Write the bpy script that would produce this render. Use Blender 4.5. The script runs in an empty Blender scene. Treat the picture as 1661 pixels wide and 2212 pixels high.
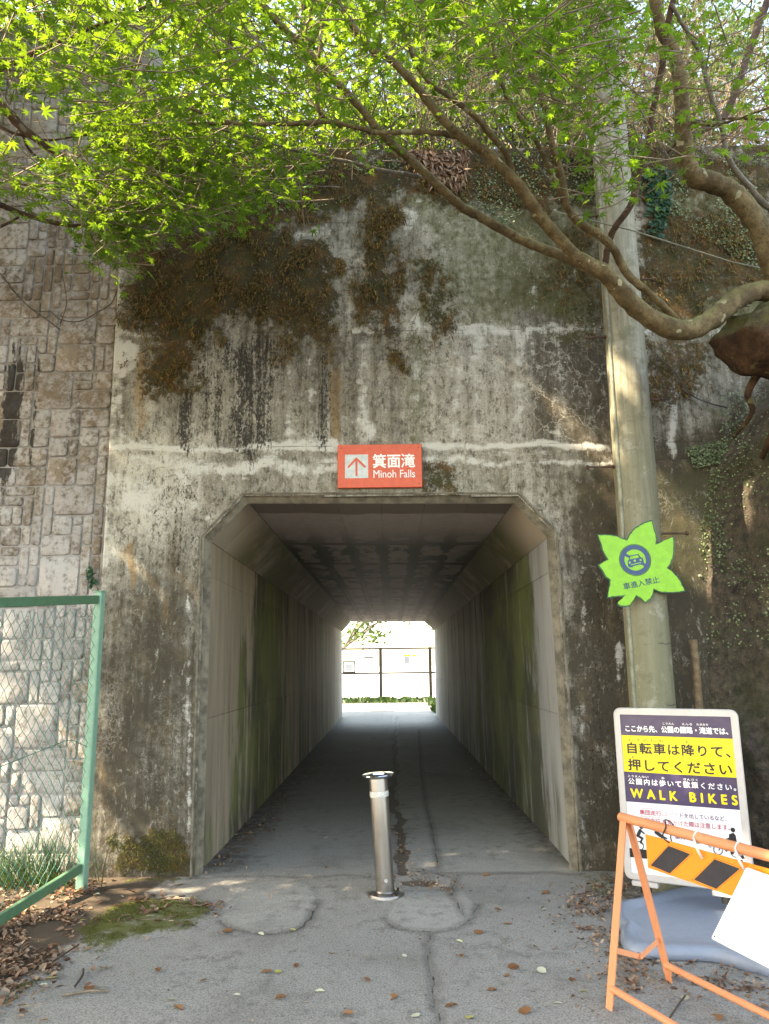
import bpy, math, random
import numpy as np
from mathutils import Vector, Matrix
random.seed(7); RNG = np.random.default_rng(7)
S = bpy.context.scene
COL = S.collection
R = math.radians

# ------------------------------------------------------------------ camera, sky, sun, exposure
FPX, CX, CY, CAMH, PITCH = 1600.0, 830.5, 1106.0, 1.5, R(11.62)
cam_d = bpy.data.cameras.new('camera'); cam = bpy.data.objects.new('camera', cam_d); COL.objects.link(cam)
cam_d.sensor_fit = 'HORIZONTAL'; cam_d.sensor_width = 36.0; cam_d.lens = 36.0 * FPX / 1661.0
cam_d.clip_start = 0.05; cam_d.clip_end = 2000
ROLL = 0.012
cam.location = (0, 0, CAMH)
cam.rotation_euler = (Matrix.Rotation(R(90) + PITCH, 3, 'X') @ Matrix.Rotation(-ROLL, 3, 'Z')).to_euler()
S.camera = cam
SUN = Vector((-0.68, -0.19, 0.70)).normalized()            # direction towards the sun
W = bpy.data.worlds.new("World"); S.world = W; W.use_nodes = True
wn = W.node_tree.nodes; wl = W.node_tree.links
sky = wn.new('ShaderNodeTexSky'); sky.sky_type = 'NISHITA'; sky.sun_disc = False
sky.sun_elevation = math.asin(SUN.z); sky.sun_rotation = math.atan2(SUN.x, SUN.y)
sky.dust_density = 1.2; sky.air_density = 1.0; sky.ozone_density = 0.6
wl.new(sky.outputs[0], wn['Background'].inputs['Color']); wn['Background'].inputs['Strength'].default_value = 0.15
sd = bpy.data.lights.new('sun', 'SUN'); sd.energy = 3.3; sd.angle = R(0.53); sd.color = (1.0, 0.94, 0.84)
so = bpy.data.objects.new('sun', sd); COL.objects.link(so)
so.location = SUN * 40; so.rotation_euler = SUN.to_track_quat('Z', 'Y').to_euler()
S.view_settings.view_transform = 'Standard'; S.view_settings.look = 'None'
S.view_settings.exposure = 2.95; S.view_settings.gamma = 1.0; S.view_settings.use_curve_mapping = False
try:
    S.view_settings.use_white_balance = True
    S.view_settings.white_balance_temperature = 8700; S.view_settings.white_balance_tint = 10
except Exception: pass
S.cycles.max_bounces = 8; S.cycles.diffuse_bounces = 5; S.cycles.transmission_bounces = 4
S.cycles.transparent_max_bounces = 8; S.cycles.use_denoising = True
S.cycles.sample_clamp_indirect = 6.0

# ------------------------------------------------------------------ measuring: photograph points onto real planes
cp, sp = math.cos(PITCH), math.sin(PITCH)
def ray(x, y):
    u = (x - CX) / FPX; v = (CY - y) / FPX
    a = u * math.cos(ROLL) + v * math.sin(ROLL); b = -u * math.sin(ROLL) + v * math.cos(ROLL)
    return Vector((a, cp - b * sp, b * cp + sp))
CAMP = Vector((0, 0, CAMH))
def U(x, y, Y):            # on the upright plane at distance Y
    d = ray(x, y); return CAMP + d * (Y / d.y)
def G(x, y, z=0.0):        # on a level plane at height z
    d = ray(x, y); return CAMP + d * ((z - CAMH) / d.z)
def PL(x, y, p, n):        # on any plane
    d = ray(x, y); n = Vector(n); return CAMP + d * ((Vector(p) - CAMP).dot(n) / d.dot(n))
def px_of(P):              # numpy (N,3) -> photo coordinates
    P = np.asarray(P, float); X = P[:, 0]; Y = P[:, 1]; Z = P[:, 2] - CAMH
    dep = Y * cp + Z * sp; dep = np.maximum(dep, 0.05)
    a = X / dep; b = (-Y * sp + Z * cp) / dep; cr, sr = math.cos(ROLL), math.sin(ROLL)
    return CX + FPX * (a * cr - b * sr), CY - FPX * (a * sr + b * cr)

# ------------------------------------------------------------------ noise
def _h(xi, yi, seed):
    h = (xi.astype(np.int64) * 374761393 + yi.astype(np.int64) * 668265263 + seed * 1442695041) & 0xffffffff
    h = ((h ^ (h >> 13)) * 1274126177) & 0xffffffff
    return ((h ^ (h >> 16)) & 0xffff) / 65535.0
def vnoise(x, y, seed=0):
    x = np.asarray(x, float); y = np.asarray(y, float)
    xi = np.floor(x); yi = np.floor(y); fx = x - xi; fy = y - yi
    fx = fx * fx * (3 - 2 * fx); fy = fy * fy * (3 - 2 * fy)
    a = _h(xi, yi, seed); b = _h(xi + 1, yi, seed); c = _h(xi, yi + 1, seed); d = _h(xi + 1, yi + 1, seed)
    return a + (b - a) * fx + (c - a) * fy + (a - b - c + d) * fx * fy
def fbm(x, y, seed=0, o=4):
    s = 0; a = 1; t = 0
    for k in range(o):
        s = s + a * vnoise(np.asarray(x) * 2 ** k, np.asarray(y) * 2 ** k, seed + k * 17); t += a; a *= 0.55
    return s / t
def seg_dist(px, py, pts):
    d = np.full(px.shape, 1e9)
    for (x0, y0), (x1, y1) in zip(pts[:-1], pts[1:]):
        dx, dy = x1 - x0, y1 - y0; L = dx * dx + dy * dy + 1e-9
        t = np.clip(((px - x0) * dx + (py - y0) * dy) / L, 0, 1)
        d = np.minimum(d, np.hypot(px - x0 - t * dx, py - y0 - t * dy))
    return d
def poly_sd(px, py, poly):      # positive inside
    d = seg_dist(px, py, list(poly) + [poly[0]]); ins = np.zeros(px.shape, bool)
    n = len(poly)
    for i in range(n):
        x0, y0 = poly[i]; x1, y1 = poly[(i + 1) % n]
        c = ((y0 > py) != (y1 > py)) & (px < (x1 - x0) * (py - y0) / (y1 - y0 + 1e-12) + x0)
        ins ^= c
    return np.where(ins, d, -d)
def sm(a, b, x): t = np.clip((x - a) / (b - a), 0, 1); return t * t * (3 - 2 * t)

# ------------------------------------------------------------------ objects
def tag(o, label=None, cat=None, group=None, kind=None):
    if label: o['label'] = label
    if cat: o['category'] = cat
    if group: o['group'] = group
    if kind: o['kind'] = kind
    return o
def empty(name, loc, label, cat, group=None, rz=0):
    o = bpy.data.objects.new(name, None); COL.objects.link(o); o.location = loc; o.rotation_euler = (0, 0, rz)
    o.empty_display_size = 0.1
    return tag(o, label, cat, group)
def link(name, me, mat=None, parent=None, world=True):
    o = bpy.data.objects.new(name, me); COL.objects.link(o)
    if mat is not None and len(me.materials) == 0: me.materials.append(mat)
    if parent is not None:
        o.parent = parent
        if world: o.matrix_parent_inverse = parent_inv(parent)
    return o
def parent_inv(p):
    m = Matrix.LocRotScale(p.location, p.rotation_euler, p.scale)
    m = p.matrix_parent_inverse @ m
    q = p.parent
    while q is not None:
        m = (q.matrix_parent_inverse @ Matrix.LocRotScale(q.location, q.rotation_euler, q.scale)) @ m; q = q.parent
    return m.inverted()
def np_mesh(name, V, F, smooth=True, attrs=None):
    """V (N,3); F (M,k) index array or a list of them"""
    me = bpy.data.meshes.new(name); V = np.ascontiguousarray(V, np.float32)
    Fs = F if isinstance(F, list) else [F]
    Fs = [np.asarray(f, np.int32) for f in Fs if len(f)]
    me.vertices.add(len(V)); me.vertices.foreach_set('co', V.ravel())
    nl = sum(f.size for f in Fs); npol = sum(len(f) for f in Fs)
    me.loops.add(nl); me.polygons.add(npol)
    me.loops.foreach_set('vertex_index', np.concatenate([f.ravel() for f in Fs]))
    st = []; base = 0
    for f in Fs:
        st.append(base + np.arange(len(f)) * f.shape[1]); base += f.size
    me.polygons.foreach_set('loop_start', np.concatenate(st).astype(np.int32))
    me.polygons.foreach_set('use_smooth', np.full(npol, smooth, bool))
    if attrs:
        for k, v in attrs.items():
            a = me.attributes.new(k, 'FLOAT', 'POINT'); a.data.foreach_set('value', np.ascontiguousarray(v, np.float32))
    me.update(calc_edges=True); me.validate()
    return me
class MB:
    """collects shapes that become ONE mesh"""
    def __init__(s): s.v = []; s.f = []
    def add(s, vs, fs):
        b = len(s.v); s.v += [tuple(v) for v in vs]; s.f += [tuple(i + b for i in f) for f in fs]; return s
    def box(s, c, size, M=None, bev=0.0):
        x, y, z = (q / 2 for q in size); c = Vector(c)
        if bev <= 0:
            vs = [Vector((sx * x, sy * y, sz * z)) for sx in (-1, 1) for sy in (-1, 1) for sz in (-1, 1)]
            fs = [(0, 1, 3, 2), (4, 6, 7, 5), (0, 4, 5, 1), (2, 3, 7, 6), (0, 2, 6, 4), (1, 5, 7, 3)]
        else:
            vs = []; fs = []; idx = {}
            b = min(bev, x * .9, y * .9, z * .9)
            for ax in range(3):
                for sx in (-1, 1):
                    for sy in (-1, 1):
                        for sz in (-1, 1):
                            sg = (sx, sy, sz); h = [x - b, y - b, z - b]; h[ax] += b
                            idx[(ax, sg)] = len(vs); vs.append(Vector([sg[k] * h[k] for k in range(3)]))
            for ax in range(3):
                o1, o2 = (ax + 1) % 3, (ax + 2) % 3
                for sgn in (-1, 1):
                    q = []
                    for a, bb in ((-1, -1), (1, -1), (1, 1), (-1, 1)):
                        g = [0, 0, 0]; g[ax] = sgn; g[o1] = a; g[o2] = bb; q.append(idx[(ax, tuple(g))])
                    fs.append(tuple(q if sgn > 0 else q[::-1]))
                for a in (-1, 1):
                    for bb in (-1, 1):   # edges along ax
                        g0 = [0, 0, 0]; g1 = [0, 0, 0]; g0[ax] = -1; g1[ax] = 1
                        for g in (g0, g1): g[o1] = a; g[o2] = bb
                        g0, g1 = tuple(g0), tuple(g1)
                        q = (idx[(o1, g0)], idx[(o1, g1)], idx[(o2, g1)], idx[(o2, g0)])
                        fs.append(q if a * bb < 0 else q[::-1])
            for sx in (-1, 1):
                for sy in (-1, 1):
                    for sz in (-1, 1):
                        g = (sx, sy, sz); q = (idx[(0, g)], idx[(1, g)], idx[(2, g)])
                        fs.append(q if sx * sy * sz > 0 else q[::-1])
        if M is not None: vs = [M @ v for v in vs]
        return s.add([v + c for v in vs], fs)
    def tube(s, pts, rad, n=8, cap=True):
        pts = [Vector(p) for p in pts]; m = len(pts)
        rad = rad if hasattr(rad, '__len__') else [rad] * m
        t0 = (pts[1] - pts[0]).normalized()
        nrm = t0.orthogonal().normalized(); vs = []; fs = []
        for i in range(m):
            t = (pts[min(i + 1, m - 1)] - pts[max(i - 1, 0)])
            t = t.normalized() if t.length > 1e-9 else t0
            nrm = (nrm - t * nrm.dot(t)); nrm = nrm.normalized() if nrm.length > 1e-6 else t.orthogonal().normalized()
            bi = t.cross(nrm)
            for k in range(n):
                a = 2 * math.pi * k / n; vs.append(pts[i] + (nrm * math.cos(a) + bi * math.sin(a)) * rad[i])
        for i in range(m - 1):
            for k in range(n):
                k2 = (k + 1) % n; fs.append((i * n + k, i * n + k2, (i + 1) * n + k2, (i + 1) * n + k))
        if cap: fs += [tuple(range(n))[::-1], tuple((m - 1) * n + k for k in range(n))]
        return s.add(vs, fs)
    def lathe(s, prof, n=32, M=None):
        vs = []; fs = []
        for (r, z) in prof:
            for k in range(n):
                a = 2 * math.pi * k / n; v = Vector((r * math.cos(a), r * math.sin(a), z)); vs.append(M @ v if M is not None else v)
        for i in range(len(prof) - 1):
            for k in range(n):
                k2 = (k + 1) % n; fs.append((i * n + k, i * n + k2, (i + 1) * n + k2, (i + 1) * n + k))
        fs += [tuple(range(n))[::-1], tuple((len(prof) - 1) * n + k for k in range(n))]
        return s.add(vs, fs)
    def prism(s, poly, t, M):       # poly in the local xy plane, thickness t along local +z
        n = len(poly)
        vs = [M @ Vector((x, y, 0)) for x, y in poly] + [M @ Vector((x, y, t)) for x, y in poly]
        fs = [tuple(range(n))[::-1], tuple(range(n, 2 * n))] + [(i, (i + 1) % n, n + (i + 1) % n, n + i) for i in range(n)]
        return s.add(vs, fs)
    def build(s, name, mat, parent=None, smooth=False, angle=None):
        me = bpy.data.meshes.new(name); me.from_pydata([tuple(v) for v in s.v], [], s.f); me.update()
        me.polygons.foreach_set('use_smooth', [smooth] * len(me.polygons))
        if smooth and angle is not None:
            try: me.set_sharp_from_angle(angle=R(angle))
            except Exception: pass
        return link(name, me, mat, parent)
def spline(pts, k=6):
    """Catmull-Rom through points (tuples of any size)"""
    P = [np.array(p, float) for p in pts]; P = [2 * P[0] - P[1]] + P + [2 * P[-1] - P[-2]]; out = []
    for i in range(1, len(P) - 2):
        for j in range(k):
            t = j / k
            out.append(0.5 * ((2 * P[i]) + (-P[i-1] + P[i+1]) * t + (2*P[i-1] - 5*P[i] + 4*P[i+1] - P[i+2]) * t*t + (-P[i-1] + 3*P[i] - 3*P[i+1] + P[i+2]) * t**3))
    out.append(P[-2]); return out

def scatter(name, tv, tf, C, B, sc, mat, parent=None, smooth=True, attrs=None):
    """copies of a template (tv verts, tf faces) at C (N,3) with bases B (N,3,3) [columns = local axes] and sizes sc (N)"""
    tv = np.asarray(tv, float); N = len(C); k = len(tv)
    P = np.einsum('nij,kj->nki', B, tv) * np.asarray(sc, float).reshape(N, 1, 1) + np.asarray(C).reshape(N, 1, 3)
    off = (np.arange(N) * k)
    Fs = []
    for size in sorted({len(f) for f in tf}):
        t = np.array([f for f in tf if len(f) == size], np.int64)
        Fs.append((off[:, None, None] + t[None]).reshape(-1, size))
    at = {kk: np.repeat(v, k) for kk, v in attrs.items()} if attrs else None
    return link(name, np_mesh(name, P.reshape(-1, 3), Fs, smooth, at), mat, parent)
def bases(N, up=None, spread=0.5, rng=RNG):
    """random bases whose local z leans from `up` by about `spread`"""
    up = np.tile([0, 0, 1.0], (N, 1)) if up is None else np.asarray(up, float)
    z = up + rng.normal(0, spread, (N, 3)); z /= np.linalg.norm(z, axis=1, keepdims=True)
    r = rng.normal(0, 1, (N, 3)); x = r - z * (r * z).sum(1, keepdims=True); x /= np.linalg.norm(x, axis=1, keepdims=True)
    return np.stack([x, np.cross(z, x), z], axis=2)
def bases_dir(D, spread=0.3, up=(0, 0, 1), rng=RNG):
    """local y along D (N,3), local z near `up`"""
    D = np.asarray(D, float) + rng.normal(0, spread, (len(D), 3)); y = D / np.linalg.norm(D, axis=1, keepdims=True)
    u = np.tile(np.asarray(up, float), (len(D), 1)) + rng.normal(0, spread, (len(D), 3))
    x = np.cross(y, u); x /= np.linalg.norm(x, axis=1, keepdims=True) + 1e-9
    return np.stack([x, y, np.cross(x, y)], axis=2)

# ------------------------------------------------------------------ materials
class NT:
    def __init__(s, name):
        s.m = bpy.data.materials.new(name); s.m.use_nodes = True; s.t = s.m.node_tree; s.b = s.t.nodes['Principled BSDF']
        s.out = s.t.nodes['Material Output']; s.tc = None
    def n(s, ty, **kw):
        nd = s.t.nodes.new(ty)
        for k, v in kw.items(): setattr(nd, k, v)
        return nd
    def put(s, sock, v):
        if isinstance(v, bpy.types.NodeSocket): s.t.links.new(v, sock)
        elif isinstance(v, (tuple, list)) and len(v) == 3 and sock.type == 'RGBA': sock.default_value = (*v, 1)
        else: sock.default_value = v
    def pos(s):
        if s.tc is None: s.tc = s.n('ShaderNodeNewGeometry')
        return s.tc.outputs['Position']
    def map(s, v, scale): 
        nd = s.n('ShaderNodeMapping'); s.put(nd.inputs['Vector'], v); nd.inputs['Scale'].default_value = scale; return nd.outputs[0]
    def noise(s, scale, detail=5, rough=.55, vec=None, dist=0.0, out='Fac'):
        nd = s.n('ShaderNodeTexNoise'); s.put(nd.inputs['Vector'], vec if vec is not None else s.pos())
        nd.inputs['Scale'].default_value = scale; nd.inputs['Detail'].default_value = detail; nd.inputs['Roughness'].default_value = rough
        nd.inputs['Distortion'].default_value = dist
        return nd.outputs[out]
    def vor(s, scale, vec=None, feature='DISTANCE_TO_EDGE', out='Distance'):
        nd = s.n('ShaderNodeTexVoronoi', feature=feature); s.put(nd.inputs['Vector'], vec if vec is not None else s.pos())
        nd.inputs['Scale'].default_value = scale; return nd.outputs[out]
    def math(s, op, a, b=0.0, c=None, clamp=False):
        nd = s.n('ShaderNodeMath', operation=op, use_clamp=clamp); s.put(nd.inputs[0], a); s.put(nd.inputs[1], b)
        if c is not None: s.put(nd.inputs[2], c)
        return nd.outputs[0]
    def thr(s, v, lo, hi, a=0.0, b=1.0):
        nd = s.n('ShaderNodeMapRange', interpolation_type='SMOOTHSTEP'); s.put(nd.inputs['Value'], v)
        for k, q in (('From Min', lo), ('From Max', hi), ('To Min', a), ('To Max', b)): nd.inputs[k].default_value = q
        return nd.outputs[0]
    def mix(s, f, a, b, mode='MIX'):
        nd = s.n('ShaderNodeMix', data_type='RGBA', blend_type=mode); s.put(nd.inputs[0], f); s.put(nd.inputs[6], a); s.put(nd.inputs[7], b); return nd.outputs[2]
    def attr(s, name): return s.n('ShaderNodeAttribute', attribute_name=name).outputs['Fac']
    def vmath(s, op, a, b):
        nd = s.n('ShaderNodeVectorMath', operation=op); s.put(nd.inputs[0], a); s.put(nd.inputs[1], b); return nd.outputs[0]
    def sep(s, v=None):
        nd = s.n('ShaderNodeSeparateXYZ'); s.put(nd.inputs[0], v if v is not None else s.pos()); return nd.outputs
    def island(s):
        g = s.n('ShaderNodeNewGeometry').outputs['Random Per Island']; o = s.n('ShaderNodeObjectInfo').outputs['Random']
        return s.math('FRACT', s.math('ADD', g, o))
    def bump(s, h, strength=.4, dist=.01):
        nd = s.n('ShaderNodeBump'); nd.inputs['Strength'].default_value = strength; nd.inputs['Distance'].default_value = dist
        s.put(nd.inputs['Height'], h); s.put(s.b.inputs['Normal'], nd.outputs[0])
    def done(s, col=None, rough=None, metal=None, spec=None):
        if col is not None: s.put(s.b.inputs['Base Color'], col)
        if rough is not None: s.put(s.b.inputs['Roughness'], rough)
        if metal is not None: s.put(s.b.inputs['Metallic'], metal)
        if spec is not None: s.put(s.b.inputs['Specular IOR Level'], spec)
        return s.m
def plain(name, col, rough=.6, metal=0.0, var=.25, scale=30, bump=0.0, dirt=None):
    t = NT(name); n = t.noise(scale, 5, .65)
    d = tuple(c * (1 - var) for c in col); l = tuple(min(1, c * (1 + var * .6)) for c in col)
    c = t.mix(t.thr(n, .3, .7), d, l)
    if dirt is not None:
        c = t.mix(t.thr(t.noise(scale * .35, 6, .7), .55, .75, 0, .6), c, dirt)
    if bump: t.bump(n, bump, .004)
    return t.done(c, rough, metal)
def leafmat(name, cols, trans, var_spots=None, rough=.45, tw=.5):
    """cols: dark..light diffuse colours picked per leaf; trans: colour of light through the leaf"""
    t = NT(name); r = t.island(); nd = t.n('ShaderNodeValToRGB'); t.put(nd.inputs[0], r)
    e = nd.color_ramp.elements
    while len(e) < len(cols): e.new(.5)
    for i, c in enumerate(cols): e[i].position = i / max(1, len(cols) - 1); e[i].color = (*c, 1)
    t.done(nd.outputs[0], rough, spec=.35)
    tr = t.n('ShaderNodeBsdfTranslucent'); t.put(tr.inputs[0], t.mix(t.thr(r, 0, 1), tuple(c * .6 for c in trans), trans))
    mx = t.n('ShaderNodeMixShader'); mx.inputs[0].default_value = tw
    t.t.links.new(t.b.outputs[0], mx.inputs[1]); t.t.links.new(tr.outputs[0], mx.inputs[2]); t.t.links.new(mx.outputs[0], t.out.inputs[0])
    return t.m
# ------------------------------------------------------------------ material library
def mat_concrete_front():
    t = NT('stained_concrete'); P = t.pos()
    n1 = t.noise(1.6, 6, .6); n2 = t.noise(16, 8, .72); n3 = t.noise(70, 6, .7)
    st = t.noise(1, 7, .65, t.map(P, (11, 11, .75))); st2 = t.noise(1, 6, .7, t.map(P, (38, 38, 1.6)))
    dark = t.attr('dark'); white = t.attr('white'); black = t.attr('black'); rust = t.attr('rust'); moss = t.attr('moss'); vein = t.attr('vein'); jt = t.attr('joint'); green = t.attr('green')
    d = t.math('ADD', t.math('MULTIPLY', n1, .5), t.math('MULTIPLY', st, .55)); d = t.math('ADD', d, t.math('MULTIPLY', st2, .3)); d = t.math('ADD', d, t.math('MULTIPLY', n2, .45))
    d = t.math('ADD', d, t.math('SUBTRACT', t.math('MULTIPLY', dark, .8), .9))
    c = t.mix(t.thr(d, -.05, .54), (.49, .46, .39), (.062, .052, .036))
    c = t.mix(t.thr(t.math('ADD', t.noise(4.5, 6, .7), t.math('MULTIPLY', st, .4)), .66, .98, 0, .45), c, (.21, .15, .09))
    c = t.mix(t.thr(n3, .35, .72, 0, .45), c, (.05, .045, .04))
    c = t.mix(t.thr(t.noise(1, 9, .78, t.map(P, (26, 26, 15))), .50, .61, 0, .78), c, (.052, .043, .029)); c = t.mix(t.thr(t.noise(1, 9, .8, t.map(P, (19, 19, 9)), dist=.5), .55, .66, 0, .6), c, (.43, .405, .35))
    # moss-green film
    g = t.thr(t.math('ADD', green, t.math('SUBTRACT', n2, .5)), .25, .8, 0, .75); c = t.mix(g, c, t.mix(n3, (.045, .05, .014), (.10, .105, .035)))
    r = t.thr(t.math('ADD', rust, t.math('MULTIPLY', t.math('SUBTRACT', st2, .5), 1.4)), .3, 1.0, 0, .75); c = t.mix(r, c, (.235, .135, .045))
    # white lime deposits
    w = t.thr(t.math('ADD', white, t.math('ADD', t.math('MULTIPLY', t.math('SUBTRACT', n2, .5), 1.7), t.math('ADD', t.math('MULTIPLY', t.math('SUBTRACT', st2, .5), .9), t.math('MULTIPLY', t.math('SUBTRACT', t.noise(1, 5, .6, t.map(P, (3, 3, 9))), .5), 1.5)))), .36, .80, 0, .85)
    c = t.mix(w, c, t.mix(n3, (.44, .43, .39), (.62, .60, .55)))
    # lime veins in crazed cracks
    vs = t.n('ShaderNodeVectorMath', operation='SCALE'); t.put(vs.inputs[0], t.noise(6, 6, .7, out='Color')); vs.inputs['Scale'].default_value = .24
    wv = t.map(t.vmath('ADD', P, vs.outputs[0]), (1, 1, .75))
    e = t.vor(5.5, wv); e2 = t.vor(13, wv)
    vf = t.math('MULTIPLY', t.thr(e, .004, .024, 1, 0), t.thr(t.math('ADD', vein, t.math('MULTIPLY', t.math('SUBTRACT', t.noise(2.6, 5, .65), .5), 2.2)), .55, .85))
    vf2 = t.math('MULTIPLY', t.thr(e2, .01, .05, .8, 0), t.thr(t.math('ADD', vein, t.math('MULTIPLY', t.math('SUBTRACT', t.noise(4.1, 4, .6, dist=.3), .5), 1.8)), .75, .95))
    vf = t.math('MAXIMUM', vf, vf2); e3 = t.vor(24, wv); vf3 = t.math('MULTIPLY', t.thr(e3, .02, .09, 1, 0), t.thr(t.noise(1, 6, .7, t.map(P, (2.6, 2.6, 1.6)), dist=.4), .50, .66)); vf = t.math('MAXIMUM', vf, t.math('MULTIPLY', vf3, .55))
    c = t.mix(t.math('MULTIPLY', vf, t.thr(t.noise(15, 4, .6), .3, .6, .25, .8)), c, (.47, .445, .385))
    # black algae runs
    bn = t.noise(1, 9, .82, t.map(P, (60, 60, 30)), dist=.4)
    b = t.thr(t.math('ADD', t.math('MULTIPLY', black, .82), t.math('ADD', t.math('MULTIPLY', t.math('SUBTRACT', bn, .5), 3.8), t.math('MULTIPLY', t.math('SUBTRACT', st2, .5), 1.6))), .48, .74, 0, .92); b = t.math('MULTIPLY', b, t.math('SUBTRACT', 1.0, t.math('MULTIPLY', vf, .8))); c = t.mix(b, c, (.02, .017, .014))
    m = t.thr(t.math('ADD', t.math('MULTIPLY', moss, .85), t.math('ADD', t.math('MULTIPLY', t.math('SUBTRACT', n2, .5), 2.4), t.math('MULTIPLY', t.math('SUBTRACT', t.noise(40, 6, .75), .5), 1.6))), .24, .66, 0, .94)
    mc = t.mix(t.thr(t.noise(3.1, 5, .7), .4, .62), (.055, .055, .014), (.165, .078, .022)); mc = t.mix(t.thr(t.noise(8, 7, .75), .35, .6), (.028, .022, .010), mc); mc = t.mix(t.thr(n3, .3, .7), (.022, .018, .009), mc); mc = t.mix(t.thr(t.noise(30, 5, .7), .66, .72, 0, .75), mc, (.42, .40, .34))
    c = t.mix(m, c, mc)
    # pale flecks
    fl = t.thr(t.noise(46, 3, .5), .70, .75, 0, .7); c = t.mix(t.math('MULTIPLY', fl, t.thr(t.noise(2.2, 3), .45, .6)), c, (.5, .48, .44))
    # lift joints
    j = t.math('MULTIPLY', t.thr(jt, .002, .007, .6, 0), t.thr(t.noise(5, 5), .44, .58)); c = t.mix(j, c, (.04, .035, .03))
    h = t.math('ADD', n2, t.math('MULTIPLY', n3, .5)); h = t.math('ADD', h, t.math('MULTIPLY', vf, .35)); h = t.math('ADD', h, t.math('MULTIPLY', m, .5)); h = t.math('SUBTRACT', h, t.math('MULTIPLY', j, .8))
    t.bump(h, .55, .012)
    return t.done(c, .88, spec=.25)

def mat_stone():
    t = NT('ashlar_stone'); P = t.pos(); x, y, z = t.sep()
    n1 = t.noise(3, 6, .65); n2 = t.noise(22, 8, .75); n3 = t.noise(75, 4, .6); r = t.island()
    pale = t.mix(r, (.32, .30, .295), (.43, .415, .41)); brown = t.mix(r, (.17, .128, .092), (.275, .225, .18))
    # weathered brown over the upper wall and beside the concrete, pale low down on the left
    hi = t.thr(z, 1.9, 3.1); near = t.thr(x, -2.75, -2.25); k = t.math('MAXIMUM', hi, near)
    top = t.thr(z, 5.2, 6.6, 1, .35)
    f = t.math('MULTIPLY', t.thr(t.math('ADD', t.math('MULTIPLY', k, .58), t.math('MULTIPLY', t.math('SUBTRACT', t.math('ADD', n1, n2), 1.0), 2.2)), .22, .9), top)
    c = t.mix(f, pale, brown)
    st = t.noise(1, 7, .7, t.map(P, (10, 10, .7)))
    c = t.mix(t.thr(t.math('ADD', n2, t.math('MULTIPLY', st, .6)), .78, 1.0, 0, .65), c, (.075, .06, .045))
    c = t.mix(t.thr(n2, .30, .40, .75, 0), c, (.55, .53, .50))
    # black run at the far left
    bx = t.math('ADD', t.thr(t.math('ABSOLUTE', t.math('ADD', x, 3.13)), .0, .18, 1, 0), t.thr(t.math('ABSOLUTE', t.math('ADD', x, 2.93)), .0, .06, .7, 0))
    b = t.math('MULTIPLY', bx, t.math('MULTIPLY', t.thr(z, 2.5, 3.2), t.thr(z, 3.9, 4.6, 1, .15)))
    b = t.thr(t.math('ADD', b, t.math('MULTIPLY', t.math('SUBTRACT', t.noise(1, 7, .75, t.map(P, (16, 16, 5))), .5), 2.0)), .55, .75, 0, .9); c = t.mix(b, c, (.02, .018, .017))
    t.bump(t.math('ADD', n2, t.math('MULTIPLY', n3, .5)), .65, .013)
    return t.done(c, .9, spec=.2)

def mat_mortar():
    t = NT('mortar'); n = t.noise(30, 6, .7); x, y, z = t.sep()
    c = t.mix(n, (.24, .225, .22), (.42, .405, .40)); c = t.mix(t.thr(t.math('ADD', t.thr(z, 2, 3.2, 0, .4), t.noise(5, 5)), .65, 1.0, 0, .5), c, (.17, .14, .11))
    return t.done(c, .95)

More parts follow.
